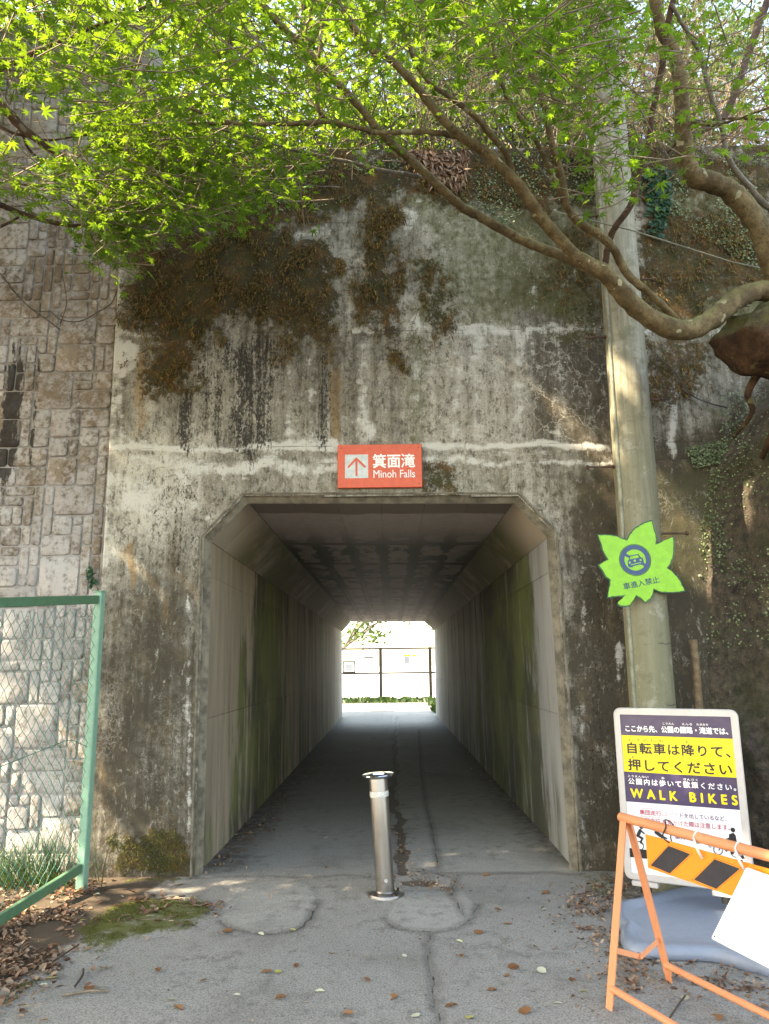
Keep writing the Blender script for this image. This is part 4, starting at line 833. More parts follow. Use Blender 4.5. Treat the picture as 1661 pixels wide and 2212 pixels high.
band('purple_band', 0, .136, M['poster_purple'], poster, z=.0008); band('yellow_band', .136, .371, M['poster_yellow'], poster, z=.0008); band('purple_band', .371, .562, M['poster_purple'], poster, z=.0008); band('black_strip', .852, .908, M['ink'], poster, 0, .98, z=.0008)
def line(txt, u0, v0, u1, v1, mat, bold=.02, sp=1.0): lettering(txt, (*pu(u0, v1), *pu(u1, v0)), Mi, M[mat], poster, bold, z=.0018, sp=sp)
line('ここから先、公園の園路・滝道では、', .045, .070, .965, .112, 'white_print', .03); line('こうえん', .395, .047, .50, .060, 'white_print'); line('えんろ', .57, .047, .66, .060, 'white_print'); line('たきみち', .70, .047, .80, .060, 'white_print')
line('じてんしゃ', .07, .158, .39, .172, 'ink'); line('お', .59, .158, .615, .172, 'ink'); line('自転車は降りて、', .05, .182, .965, .252, 'ink', .03, 1.12)
line('お', .085, .268, .11, .282, 'ink'); line('押してください', .045, .288, .965, .360, 'ink', .03, 1.12)
line('こうえんない', .035, .392, .225, .405, 'white_print'); line('あ', .345, .392, .37, .405, 'white_print'); line('さんさく', .54, .392, .665, .405, 'white_print'); line('公園内は歩いて散策ください。', .035, .411, .985, .450, 'white_print', .02, 1.3)
line('WALK BIKES', .05, .478, .985, .534, 'poster_yellow', .05, 1.7)
line('しゅうだんそうこう', .125, .592, .30, .601, 'red_ink', .01); line('集団走行、', .12, .606, .335, .636, 'red_ink', .02); line('スピードを出しているなど、', .345, .606, .88, .636, 'violet_ink', .015)
line('きけんそうこう', .125, .642, .30, .651, 'red_ink', .01); line('危険走行', .12, .655, .30, .688, 'red_ink', .02); line('を見かけた際は注意します。', .32, .655, .90, .688, 'red_ink', .015)
line('しょうとつ', .43, .722, .51, .731, 'ink', .01); line('衝突などの', .42, .736, .645, .768, 'violet_ink', .02); line('ゆ', .705, .785, .73, .803, 'violet_ink', .01)
line('優先です', .78, .862, .97, .897, 'white_print', .025)
def rp(cx_, cy_):    # reading of the notice in the photograph -> fractions of the poster
    f = (cy_ - 190) / 1580; xl_ = 250 + 92 * f; xr_ = 1342 + 100 * f; return pu((cx_ - xl_) / (xr_ - xl_), (cy_ - 190 - (cx_ - xl_) / (xr_ - xl_) * 32) / 1550)
pg = MB(); s_ = IW / 1092
flat(pg, circle(rp(1328, 1278), 22 * s_, 16), Mi, .0018)
flat(pg, [rp(*p) for p in [(1290,1320),(1330,1302),(1352,1325),(1362,1400),(1395,1450),(1425,1530),(1400,1535),(1360,1465),(1345,1450),(1325,1500),(1300,1500),(1320,1420),(1315,1380),(1270,1385),(1252,1365),(1290,1350)]][::-1], Mi, .0018)
for p0, p1, r_ in (((1222, 1365), (1215, 1410), 6), ((1215, 1410), (1262, 1475), 7), ((1215, 1410), (1300, 1405), 6), ((1262, 1475), (1305, 1405), 6), ((1215, 1410), (1195, 1470), 5), ((1305, 1400), (1320, 1460), 5)): flat(pg, capsule(rp(*p0), rp(*p1), r_ * s_), Mi, .0021)
ringshape(pg, rp(1185, 1470), 36 * s_, 44 * s_, Mi, .0022); ringshape(pg, rp(1340, 1485), 34 * s_, 42 * s_, Mi, .0024)
pg.build('pushing_symbol', M['ink'], poster)
pg = MB(); flat(pg, circle(rp(452, 1300), 21 * s_, 16), Mi, .0018)
for p0, p1, r_ in (((440, 1335), (415, 1385), 16), ((445, 1335), (478, 1362), 8), ((418, 1390), (460, 1410), 12), ((460, 1410), (440, 1450), 9), ((440, 1450), (465, 1465), 7), ((600, 1345), (640, 1370), 18), ((640, 1370), (700, 1395), 8), ((660, 1380), (640, 1420), 8)): flat(pg, capsule(rp(*p0), rp(*p1), r_ * s_), Mi, .002 + .0001 * r_)
ringshape(pg, rp(430, 1480), 36 * s_, 44 * s_, Mi, .0022); pg.build('cycling_symbol', M['ink'], poster)
for k, (u0_, u1_) in enumerate(((.06, .27), (.68, .89))):
    mb = MB(); mb.box((0, 0, 0), ((u1_ - u0_) * PW, .05, .03), Mp.to_3x3() @ Matrix.Rotation(R(90), 3, 'X') , .004)
    br = MB().add([Mp @ Vector(((u0_ + u1_) / 2 * PW, -.016, -.012)) + Vector(v) for v in MB().box((0, 0, 0), ((u1_ - u0_) * PW, .03, .06), Mp.to_3x3(), .004).v], MB().box((0, 0, 0), (1, 1, 1), None, .1).f).build('bracket', M['frame_aluminium'], ss)
    foot = Mp @ Vector(((u0_ + u1_) / 2 * PW, 0, -.015)); pts = []; zz0 = .085
    n_c = 11
    prof = []
    for i in range(n_c * 2 + 1): prof.append((.034 if i % 2 else .028, zz0 + (foot.z - .03 - zz0) * i / (n_c * 2)))
    MB().lathe(prof, 16, Matrix.Translation((foot.x, foot.y, 0))).build('spring', M['black_rubber'], ss, True)
ol = [G(x, y, .05) for x, y in ((1326,1968),(1334,1950),(1380,1941),(1440,1925),(1500,1917),(1580,1920),(1680,1940),(1770,1985),(1800,2040),(1770,2085),(1690,2094),(1610,2076),(1540,2058),(1450,2054),(1385,2050),(1348,2036),(1339,2012),(1346,1999),(1332,1986))]
oc = [Vector(p) for p in spline([tuple(p) for p in ol] + [tuple(ol[0])], 4)[:-1]]; cc = sum(oc, Vector()) / len(oc)
def lay(z, ins): return [Vector((p.x + (cc.x - p.x) * ins, p.y + (cc.y - p.y) * ins, z)) for p in oc]
L_ = [lay(.0, .03), lay(.010, .0), lay(.035, .0), lay(.055, .02), lay(.066, .05), lay(.070, .09), lay(.068, .14), lay(.048, .20), lay(.040, .27), lay(.043, .6)]; n_ = len(oc)
MB().add([v for l in L_ for v in l], [(i * n_ + k, i * n_ + (k + 1) % n_, (i + 1) * n_ + (k + 1) % n_, (i + 1) * n_ + k)[::-1] for i in range(len(L_) - 1) for k in range(n_)] + [tuple((len(L_) - 1) * n_ + k for k in range(n_))[::-1]]).build('water_base', M['base_blue'], ss, True, 60)

# ------------------------------------------------------------------ folding barricade and the white placard on it
f1, f2 = G(1315, 2182), G(1446, 2121); topz = U(1350, 1767, (f1.y + f2.y) / 2).z; t0 = U(1350, 1767, (f1.y + f2.y) / 2); t1 = G(1661, 1880, topz); pd = Vector((.40, -.917, 0)).normalized()
BL = 1.65; E = t0 + pd * BL
print('BARR', f1, f2, t0, pd)
ba = empty('barricade', (f1 + f2) / 2, 'orange folding barricade with a black striped board in the foreground', 'barricade')
def lbar(p0, p1, w=.035, tk=.004, par=ba, name='leg'):
    p0, p1 = Vector(p0), Vector(p1); z = (p1 - p0).normalized(); side = pd; x = (side - z * side.dot(z)).normalized(); y = z.cross(x); Mm = Matrix((x, y, z)).transposed(); L = (p1 - p0).length; c = (p0 + p1) / 2
    mb = MB(); mb.box(c, (w, tk, L), Mm, .001); mb.box(c + Mm @ Vector((-w / 2 + tk / 2, w / 2 + .0005, 0)), (tk, w - .003, L), Mm, .001); return mb.build(name, M['orange'], par)
for k in (0, BL):
    off = pd * k; tt = t0 + off + Vector((0, 0, -.012)); lbar(f1 + off, tt + (f1 - f2).normalized() * .018, .042); lbar(f2 + off, tt + (f2 - f1).normalized() * .018, .042)
    a_, b_ = f1 + off + (tt - f1 - off) * .30, f2 + off + (tt - f2 - off) * .26; m_ = (a_ + b_) / 2 + Vector((.01, 0, -.05))
    mb = MB(); mb.box((a_ + m_) / 2, ((a_ - m_).length, .004, .024), frame(Vector(), m_ - a_, (0, 0, 1)).to_3x3() @ Matrix.Rotation(R(90), 3, 'X')); mb.box((m_ + b_) / 2 + pd * .006, ((b_ - m_).length, .004, .024), frame(Vector(), b_ - m_, (0, 0, 1)).to_3x3() @ Matrix.Rotation(R(90), 3, 'X')); mb.tube([m_ - pd * .008, m_ + pd * .014], .008, 8); mb.build('folding_brace', M['orange'], ba)
MB().tube([t0 - pd * .03, E + pd * .03], .0215, 16).build('top_rail', M['orange'], ba, True, 40)
MB().tube([t0 - pd * .031, t0 - pd * .028], .018, 14).build('rail_end', M['rust_steel'], ba)
for f in (f1, f2): MB().tube([f + (t0 - f).normalized() * .085 + pd * .012, f + (t0 - f).normalized() * .085 + pd * .06, f + (t0 - f).normalized() * .075 + pd * (BL - .02)], [.016, .015, .015], 12).build('foot_bar', M['orange'], ba, True, 40)
bn = pd.cross(Vector((0, 0, 1))).normalized();
if bn.y > 0: bn = -bn
bpnt = t0 + bn * .005
Q = lambda x, y: PL(x, y, bpnt, bn)
btl, bbl = Q(1394.6, 1801.7), Q(1396, 1873); z_t, z_b = btl.z, bbl.z; s0 = (btl - t0).dot(pd)
def BQ(s, z, o=0): return Vector((t0.x, t0.y, 0)) + pd * s + bn * (.005 + o) + Vector((0, 0, z))
Mbd = frame(BQ(s0, z_b), pd, (0, 0, 1)); 
if (Mbd.to_3x3() @ Vector((0, 0, 1))).dot(bn) < 0: pass
BH = z_t - z_b; BLN = BL - 2 * s0
mb = MB(); mb.prism([(0, 0), (BLN, 0), (BLN, BH), (0, BH)], .004, Mbd @ Matrix.Translation((0, 0, -.002))); board = mb.build('striped_board', M['board_orange'], ba); 
# slanted black patches with their thin outlines
pat = [Q(*p) for p in ((1445, 1827), (1492, 1845), (1448, 1890), (1406, 1869))]; lp2 = [((p - BQ(s0, z_b)).dot(pd), p.z - z_b) for p in pat]
s_a, s_b = min(p[0] for p in lp2), max(p[0] for p in lp2); wd = (s_b - s_a); slant = BH * .62; pt_ = BH * .08; step = None
q2 = [Q(*p) for p in ((1547, 1868), (1599, 1890), (1552, 1935), (1501, 1913))]; l2_ = [((p - BQ(s0, z_b)).dot(pd), p.z - z_b) for p in q2]; step = min(p[0] for p in l2_) - s_a
print('BOARD', BH, s0, lp2, l2_)
mbp = MB(); mbo = MB(); sgnz = 1 if (Mbd.to_3x3() @ Vector((0, 0, 1))).dot(bn) > 0 else -1
for k in range(int(BLN / max(.1, step)) + 1):
    s_ = s_a + k * step; e_ = s_ + wd
    if e_ > BLN - .02: break
    P_ = [(s_, pt_ * 2.2), (s_ + wd * .52, pt_), (e_, BH * .82 - pt_), (s_ + wd * .5, BH - pt_)]
    P_ = [(s_, BH * .42 - .02), (s_ + wd * .50, pt_), (e_, BH * .62), (s_ + wd * .44, BH - pt_)]
    P_ = [lp2[3], lp2[2], lp2[1], lp2[0]]; P_ = [(x + k * step, min(BH - .008, max(.008, y))) for x, y in P_]
    c_x = sum(p[0] for p in P_) / 4; c_y = sum(p[1] for p in P_) / 4
    flat(mbp, P_, Mbd, sgnz * .0022 - (0 if sgnz > 0 else .0005))
    ob_ = [(c_x + (x - c_x) * 1.12, c_y + (y - c_y) * 1.10) for x, y in P_]; ib_ = [(c_x + (x - c_x) * 1.09, c_y + (y - c_y) * 1.075) for x, y in P_]
    mbo.add([Mbd @ Vector((x, y, sgnz * .0025)) for x, y in ob_ + ib_], [(i, (i + 1) % 4, 4 + (i + 1) % 4, 4 + i) for i in range(4)])
mbp.build('black_stripes', M['board_black'], board); mbo.build('stripe_outlines', M['rust_steel'], board)
for k, px_ in enumerate((1508, 1600)):
    s_ = (PL(px_, 1818 + (px_ - 1508) * .45, t0, bn) - t0).dot(pd); mb = MB(); c = t0 + pd * s_
    mb.tube([c + (bn * math.cos(a) + Vector((0, 0, 1)) * math.sin(a)) * .0245 + pd * .003 * math.sin(a * 2) for a in np.linspace(0, 6.6, 22)], .0035, 6)
    mb.tube([c + bn * .024, c + bn * .03 + pd * .02 + Vector((0, 0, -.04)), c + bn * .02 + pd * .035 + Vector((0, 0, -.075))], .0055, 6)
    mb.build('tie_wire', M['wire_white'], ba, True)
for s_ in (s0 + .14, BL - s0 - .14):
    mb = MB(); c = t0 + pd * s_
    mb.tube([c + (bn * math.cos(a) + Vector((0, 0, 1)) * (math.sin(a) * 1.8 - .3)) * .026 + pd * .012 * math.sin(a * 3) for a in np.linspace(0, 12.6, 40)], .003, 5); mb.build('rusty_tie', M['dark_steel'], ba, True)
pc = BQ(0, 0, .03); PQ = lambda x, y: PL(x, y, pc, bn)
w0, w1, w2 = PQ(1537, 2027), PQ(1613, 1873), PQ(1661, 2091); xv = (w2 - w0).normalized(); yv = (w1 - w0); yv2 = (yv - xv * yv.dot(xv)); 
print('PLAC', w0, w1, w2, yv.length, yv.normalized().dot(xv))
Mw = frame(w0, xv, yv); mb = MB(); hw = yv.length
sk = yv.dot(xv); poly = rrect(0, 0, .85, yv2.length, .008, 3); poly = [(x + sk * y / yv2.length, y) for x, y in poly]
mb.prism(poly, .005, Mw @ Matrix.Translation((0, 0, -.0025))); pla = mb.build('placard', M['placard_white']); tag(pla, 'blank white placard hanging from the orange barricade', 'placard')
mb = MB(); c = Mw @ Vector((.018, .015, 0)); mb.tube([c - bn * .004, c + bn * .0045], .0035, 8); mb.build('eyelet', M['dark_steel'], pla)

# ------------------------------------------------------------------ fence, notices and a cover plate beyond the tunnel
YF = 31.2; pa_, pb_ = U(738, 1401, YF), U(823, 1516, YF); zt2 = U(823, 1400, YF).z; zm2 = U(823, 1454, YF).z
ff = empty('far_fence', (U(823, 1516, YF).x, YF, 0), 'dark railing fence standing in sunlight beyond the tunnel exit', 'fence')
xs_ = [U(823, 1516, YF).x + k * (U(931, 1516, YF).x - U(823, 1516, YF).x) for k in range(-6, 7)]
for x in xs_: MB().box((x, YF, zt2 / 2), (.13, .12, zt2 + .05), None, .01).build('post', M['dark_steel'], ff)
for z in (zt2 - .02, zm2, .1): MB().tube([(xs_[0], YF, z), (xs_[-1], YF, z)], .036, 8).build('rail', M['dark_steel'], ff)
def notice(x0, y0, x1, y1, label, col, head, name='notice', frame_=None, lines=7):
    a, b = U(x0, y0, YF - .08), U(x1, y1, YF - .08); e = empty(name, ((a.x + b.x) / 2, YF - .07, b.z), label, 'notice', None)
    c = ((a.x + b.x) / 2, YF - .07, (a.z + b.z) / 2); w, h = b.x - a.x, a.z - b.z
    if frame_: MB().box((c[0], c[1] + .012, c[2]), (w + .09, .02, h + .09)).build('frame', M[frame_], e)
    MB().box(c, (w, .012, h)).build('sheet', M[col], e); MB().box((c[0], c[1] - .008, a.z - h * .09), (w * .96, .004, h * .15)).build('heading', M[head], e)
    mb = MB()
    for k in range(lines): mb.box((c[0] - w * .03, c[1] - .008, a.z - h * (.26 + .66 * k / lines)), (w * (.8 - .13 * (k % 3)), .003, h * .035))
    mb.build('text_lines', M['navy'], e)
notice(742.5, 1430.5, 765.5, 1451, 'blue framed notice board on the far fence', 'pale_notice', 'notice_blue', 'notice_board', 'dark_steel')
notice(871.5, 1414, 887, 1436, 'pale blue paper notice on the far fence', 'pale_notice', 'poster_yellow', lines=8); notice(889.5, 1413.5, 900, 1435, 'narrow white paper notice with yellow heading on the far fence', 'poster_white', 'poster_yellow', lines=6)
notice(786, 1418.5, 806, 1421.5, 'small green name plate on the far fence', 'teal_ink', 'pale_notice', 'name_plate', None, 0)
c4 = [G(x, y, .012) for x, y in ((790, 1536), (850, 1536), (848, 1528), (808, 1527))]; mb = MB(); mb.add(c4 + [Vector((p.x, p.y, -.01)) for p in c4], [(0, 1, 2, 3), (0, 4, 5, 1), (1, 5, 6, 2), (2, 6, 7, 3), (3, 7, 4, 0)]); cv = mb.build('cover_plate', M['frame_aluminium']); tag(cv, 'pale metal cover plate set in the path beyond the tunnel', 'cover plate')
# a dull brown stake leaning by the pole, and the cable above it
p0_, p1_ = U(1496, 1382, 5.62), U(1512, 1560, 5.6); M['wood'] = plain('weathered_wood', (.17, .115, .065), .85, 0, .4, 25, .5)
st_ = MB(); dz_ = (p1_ - p0_) / (p1_ - p0_).length; st_.tube([p0_, p0_.lerp(p1_, .3) + Vector((.006, 0, 0)), p1_, p1_ + dz_ * (p1_.z / -dz_.z + .02)], [.034, .03, .035, .037], 8); tag(st_.build('stake', M['wood'], smooth=True), 'weathered brown wooden stake leaning on the wall beside the pole', 'stake')
ca_ = MB(); ca_.tube([(1.36, 5.2, 4.95), (1.9, 5.1, 4.72), (2.6, 5.0, 4.38), (3.6, 4.8, 4.0)], .006, 6); ca_.tube([(1.36, 5.2, 4.96), (1.35, 5.35, 4.97)], .012, 6); tag(ca_.build('support_cable', M['conduit'], smooth=True), 'grey twisted cable stretched from the pole towards the tree', 'cable')
# ------------------------------------------------------------------ vegetation
def mat_bark(name, a, b, lich, moss=None):
    t = NT(name); P = t.pos(); n = t.noise(9, 7, .7); n2 = t.noise(45, 5, .7); c = t.mix(t.thr(n, .3, .7), a, b); c = t.mix(t.thr(n2, .5, .7, 0, .7), c, tuple(q * .4 for q in a)); c = t.mix(t.thr(t.noise(4, 6, .7, dist=.6), .5, .62, 0, .5), c, tuple(q * .55 for q in a))
    c = t.mix(t.thr(t.noise(13, 2, .4), .66, .69, 0, .75), c, lich)
    if moss: 
        nz_ = t.n('ShaderNodeNewGeometry').outputs['Normal']; z = t.sep(nz_)[2]; c = t.mix(t.math('MULTIPLY', t.thr(z, -.1, .8), t.thr(n, .3, .6, 0, .8)), c, moss)
    t.bump(t.math('ADD', n, t.math('ADD', n2, t.noise(1, 5, .7, t.map(P, (60, 60, 14))))), .8, .012); return t.done(c, .85, spec=.25)
M['bark'] = mat_bark('maple_bark', (.085, .058, .028), (.21, .16, .085), (.36, .34, .22), (.13, .125, .04)); M['bark_dark'] = mat_bark('dark_bark', (.055, .032, .022), (.11, .065, .042), (.16, .14, .11)); M['bark_grey'] = mat_bark('grey_bark', (.12, .105, .085), (.22, .20, .17), (.34, .33, .28))
M['burl'] = mat_bark('red_brown_burl', (.032, .018, .011), (.095, .05, .028), (.12, .11, .05), (.075, .085, .02))
M['maple'] = leafmat('maple_leaf', [(.018, .062, .008), (.034, .105, .012), (.042, .125, .014), (.06, .16, .018), (.095, .20, .024)], (.27, .45, .03), tw=.46)
M['shrub_leaf'] = leafmat('shrub_leaf', [(.04, .085, .014), (.065, .13, .018), (.11, .19, .028)], (.34, .52, .05), tw=.5)
M['dark_leaf'] = leafmat('dark_shrub_leaf', [(.014, .04, .009), (.026, .065, .012), (.05, .10, .018)], (.13, .24, .03), tw=.35)
M['far_leaf'] = leafmat('tree_leaf', [(.04, .08, .018), (.075, .14, .022), (.12, .19, .035)], (.34, .50, .06), tw=.5)
M['ivy'] = leafmat('creeping_fig', [(.06, .085, .035), (.13, .18, .075), (.27, .34, .19)], (.2, .3, .1), tw=.15)
M['ivy_dark'] = leafmat('dark_ivy', [(.012, .05, .03), (.02, .075, .04), (.04, .11, .05)], (.1, .2, .06), tw=.15)
M['moss_frond'] = leafmat('moss_frond', [(.035, .028, .01), (.15, .07, .018), (.075, .075, .017), (.22, .105, .026), (.10, .10, .022), (.04, .027, .012), (.25, .14, .038)], (.12, .09, .02), rough=.8, tw=.12)
M['grass'] = leafmat('grass_blade', [(.018, .045, .014), (.03, .07, .02), (.055, .095, .03)], (.12, .22, .04), tw=.25)
M['litter'] = leafmat('dry_leaf', [(.08, .042, .028), (.18, .095, .06), (.26, .15, .095), (.33, .215, .14), (.40, .29, .21), (.14, .072, .045)], (.25, .12, .04), rough=.7, tw=.15)
M['yellow_leaf'] = leafmat('yellow_leaf', [(.42, .33, .06), (.50, .48, .20)], (.4, .3, .05), rough=.6, tw=.15); M['pale_leaf'] = leafmat('pale_leaf', [(.48, .47, .30), (.56, .55, .42)], (.3, .3, .15), rough=.6, tw=.15); M['brown_leaf'] = leafmat('brown_leaf', [(.20, .085, .035), (.30, .15, .07)], (.25, .12, .04), rough=.6, tw=.15)
M['twig'] = plain('dry_twig', (.19, .145, .105), .85, 0, .4, 30); M['twig_dark'] = plain('dark_twig', (.06, .045, .035), .85, 0, .4, 30)

TUBES = [(U(1312, 780, 5.28), .22), (U(1325, 940, 5.28), .14), (U(1300, 850, 5.4), .12), (U(1490, 1165, F0), .30), (U(1525, 1235, F0), .30), (U(1475, 1110, F0), .2), (U(1265, 940, F0), .2), (U(1595, 1240, 5.0), .3), (U(1640, 1130, 5.0), .25), (U(1615, 1975, 3.1), .22), (U(1655, 1900, 3.0), .25),
    (U(450, 150, 3.4), .6), (U(90, 120, 3.4), .75), (U(230, 190, 3.6), .55), (U(930, 40, 3.1), .5), (U(30, 40, 3.2), .7), (U(600, 30, 3.4), .5), (U(250, 40, 3.3), .6), (U(170, 340, 3.6), .2), (U(340, 60, 3.6), .3), (U(1120, 20, 3.2), .3)]  # sun-ray gaps left out of the foliage so chosen spots are lit
def maple_template(seed):
    rr = random.Random(seed); lob = [(-128, .42), (-82, .72), (-38, .92), (0, 1.0), (38, .92), (82, .72), (128, .42)]; pts = []
    for i, (a, l) in enumerate(lob):
        l *= rr.uniform(.92, 1.08); a += rr.uniform(-4, 4)
        if i: m = (a + lob[i - 1][0]) / 2; pts.append((.30 * math.sin(R(m)), .30 * math.cos(R(m)), .0))
        for da, f in ((-9, .62), (0, 1.0), (9, .62)): pts.append((l * f * math.sin(R(a + da)), l * f * math.cos(R(a + da)), -.22 * (l * f) ** 2 + rr.uniform(-.03, .03)))
    v = [(0, 0, .02)] + [(x * .5, y * .5 + .0, z * .5) for x, y, z in pts]; f = [(0, i + 1, i) for i in range(1, len(pts))]
    v += [(0, -.02, .01), (.012, -.38, -.05), (-.012, -.38, -.05)]; k = len(v); f += [(k - 3, k - 2, k - 1)]
    return v, f
MAPT = [maple_template(k) for k in range(3)]
LEAFT = ([(0, 0, 0), (.24, .35, .06), (.2, .7, .04), (0, 1, -.06), (-.2, .7, .04), (-.24, .35, .06)], [(0, 1, 2, 3), (0, 3, 4, 5)])
CURL = ([(0, 0, 0), (.26, .3, .12), (.22, .7, .16), (0, 1, .05), (-.22, .7, .13), (-.26, .3, .10), (0, .5, -.02)], [(6, 0, 1), (6, 1, 2), (6, 2, 3), (6, 3, 4), (6, 4, 5), (6, 5, 0)])
ROUND = ([(0, 0, 0), (.4, .2, .06), (.5, .6, .05), (.2, .95, 0), (-.2, .95, 0), (-.5, .6, .05), (-.4, .2, .06)], [(0, 1, 2, 3), (0, 3, 4), (0, 4, 5, 6)])
BLADE = ([(-.09, 0, 0), (.09, 0, 0), (.075, .4, .10), (-.075, .4, .10), (.0, 1, -.12)], [(0, 1, 2, 3), (3, 2, 4)])
def in_poly(poly, n, rng=RNG):
    P = np.array(poly, float); lo, hi = P.min(0), P.max(0); out = np.empty((0, 2))
    while len(out) < n:
        q = lo + rng.random((n * 2, 2)) * (hi - lo); q = q[poly_sd(q[:, 0], q[:, 1], poly) > 0]; out = np.concatenate([out, q])
    return out[:n]

# ---- rock bank on the right, with the maple growing out of its top
rz = np.linspace(-.1, 3.75, 150); ru = np.linspace(0, 1, 130); RZ, RU = np.meshgrid(rz, ru, indexing='ij')
x0 = np.interp(RZ, [0, .6, 1.5, 2.6, 3.1, 3.45, 3.75], [2.25, 2.32, 2.42, 2.55, 2.68, 2.95, 3.3]) + .10 * (fbm(RZ * 2.5, RZ * 0, 90, 4) - .5)
RX = x0 + RU ** 1.25 * 3.2; f_ = (RX - x0); bul = 1.15 * sm(0, 1, f_ / np.interp(RZ, [0, 1.8, 3.0, 3.75], [.8, .8, .38, .22])) * (1 - .18 * sm(2.2, 3.75, RZ)) 
rough_ = 0.60 * (fbm(RX * 2.6, RZ * .8, 91, 4) - .5) + .34 * (fbm(RX * 7, RZ * 2.2, 92, 4) - .5) + .10 * (fbm(RX * 25, RZ * 14, 93, 3) - .5)
RY = F0 + .05 - bul - rough_ * sm(0, .25, f_) - .02; 
ii = np.arange(RZ.size).reshape(RZ.shape); Fr = np.stack([ii[:-1, :-1], ii[:-1, 1:], ii[1:, 1:], ii[1:, :-1]], -1).reshape(-1, 4)
t = NT('mossy_rock'); n = t.noise(2.2, 7, .7); n2 = t.noise(17, 7, .75); c = t.mix(t.thr(n2, .3, .7), (.022, .018, .013), (.11, .085, .06)); c = t.mix(t.thr(n, .45, .62, 0, .7), c, t.mix(n2, (.018, .02, .009), (.065, .07, .026))); c = t.mix(t.thr(t.noise(34, 4), .66, .72, 0, .5), c, (.2, .19, .16)); t.bump(t.math('ADD', n2, t.noise(60, 5)), .9, .02); M['rock'] = t.done(c, .9)
V_ = np.stack([RX.ravel(), RY.ravel(), RZ.ravel()], 1); top = ii[-1]; nv = len(V_); Vt = V_[top].copy(); Vt[:, 1] = F0 + .1; Vt[:, 2] += .15
Fr = np.concatenate([Fr, np.stack([top[:-1], top[1:], nv + np.arange(1, len(top)), nv + np.arange(len(top) - 1)], -1)])
rock = link('rock_bank', np_mesh('rock_bank', np.concatenate([V_, Vt]), Fr), M['rock']); tag(rock, 'dark mossy rock bank at the right edge below the maple', 'rock', kind='thing')

# ---- the maple: trunk, limbs, twigs, leaves
def limb(mb, pts, Y0, Y1, r0, r1, n=10, k=5, noise=.0035):
    m = len(pts); q = [(x, y, Y0 + (Y1 - Y0) * i / (m - 1), (r0 + (r1 - r0) * i / (m - 1)) if not hasattr(r0, '__len__') else r0[i]) for i, (x, y) in enumerate(pts)]
    q = spline(q, k); P = []; rad = []
    for x, y, Y, r_ in q: p = U(x, y, Y); d = p.y * cp + (p.z - CAMH) * sp; P.append(p + Vector((random.uniform(-1, 1), random.uniform(-1, 1), random.uniform(-1, 1))) * noise); rad.append(.81 * r_ * d / FPX * random.uniform(.92, 1.08))
    mb.tube(P, rad, n); return P
tb = U(1745, 850, 4.9)
mt = empty('maple_tree', tb, 'green maple tree leaning over the path from the rock bank, with long smooth limbs', 'tree')
trunk = MB(); limb(trunk, [(1790,900),(1750,820),(1715,720),(1690,640),(1665,560),(1632,478),(1580,415),(1540,395),(1503,383),(1482,350),(1476,300),(1475,250),(1470,185),(1455,115),(1430,65),(1415,0),(1400,-120),(1370,-260)], 4.95, 4.1, [60,52,42,34,29,28,27,26,26,24,22,20.5,19,17,16,15,13,9], None, 14, 6); trunk = trunk.build('trunk', M['bark'], mt, True)
LIMBS = []
def branch(pts, Y0, Y1, r0, r1, mat='bark', n=10, par=None):
    mb = MB(); P = limb(mb, pts, Y0, Y1, r0, r1, n); LIMBS.append(P); return mb.build('branch', M[mat], par or mt, True)
main = [(1735,690),(1700,652),(1661,630),(1622,632),(1580,655),(1540,688),(1490,712),(1440,706),(1392,680),(1345,636),(1308,592),(1245,553),(1180,485),(1155,450),(1110,390),(1050,330),(995,295),(950,250),(880,165),(830,120),(800,105),(730,5),(690,-60)]
branch(main, 4.9, 3.6, [32,29,27,27,28,28,27,27,26,25,22,18,16,15.5,15,14,13,11.5,10.5,10,9.5,8,6], None, n=14)
branch([(1365,655),(1325,616),(1285,585),(1200,547),(1140,525),(1080,492),(1030,465),(995,445),(950,405),(915,372),(875,335),(835,300),(780,235),(715,165),(645,90),(590,40),(540,-20)], 4.80, 3.9, [12,15,16,13,12.5,12,12,12,12,11.5,11,10.5,10,9.5,8.5,8,7], None)
branch([(997,296),(960,290),(920,285),(830,287),(780,278),(700,262),(575,270),(450,265),(340,269)], 4.05, 3.6, 8.5, 4.0)
branch([(705,263),(640,268),(540,267),(475,258),(400,228),(370,215)], 3.86, 3.4, 6.5, 4)
branch([(918,384),(870,374),(830,368),(724,343),(625,322),(525,290),(440,275)], 4.38, 4.0, 5.5, 2.5, 'bark_grey', 8)
branch([(1475,708),(1440,668),(1400,632),(1355,593),(1330,545),(1300,512),(1245,475),(1225,445),(1212,375),(1190,300),(1175,225),(1150,165),(1120,95),(1105,20)], 4.68, 3.8, [9,10,10,11,11.5,11.5,10.5,9.5,9,8.5,8,7.5,6.5,5], None)
branch([(1232,462),(1200,395),(1155,300),(1100,220),(1075,150),(1060,80)], 4.35, 3.7, 8, 4)
branch([(1198,402),(1165,365),(1130,338),(1085,285),(1060,240)], 4.3, 3.9, 4, 2, 'bark_grey', 6)
branch([(1110,388),(1092,330),(1050,280),(1035,260),(980,215),(930,180),(895,130),(870,60)], 4.2, 3.6, 9.5, 5)
branch([(1305,575),(1315,525),(1330,490),(1360,445),(1380,380),(1400,310),(1412,225),(1430,145),(1442,65),(1455,-10)], 4.62, 3.9, 8.5, 8, 'bark_dark')
branch([(1760,540),(1700,480),(1661,450),(1612,396),(1572,340),(1560,280),(1540,220),(1525,165),(1510,110),(1475,55),(1450,10)], 4.6, 3.9, 9, 5, 'bark_grey')
branch([(1480,300),(1520,280),(1565,250),(1600,165),(1625,90),(1661,-10)], 4.55, 4.9, 9, 10, 'bark_dark')
branch([(1475,255),(1530,270),(1600,255),(1661,232)], 4.45, 3.9, 5, 3, 'bark', 6)
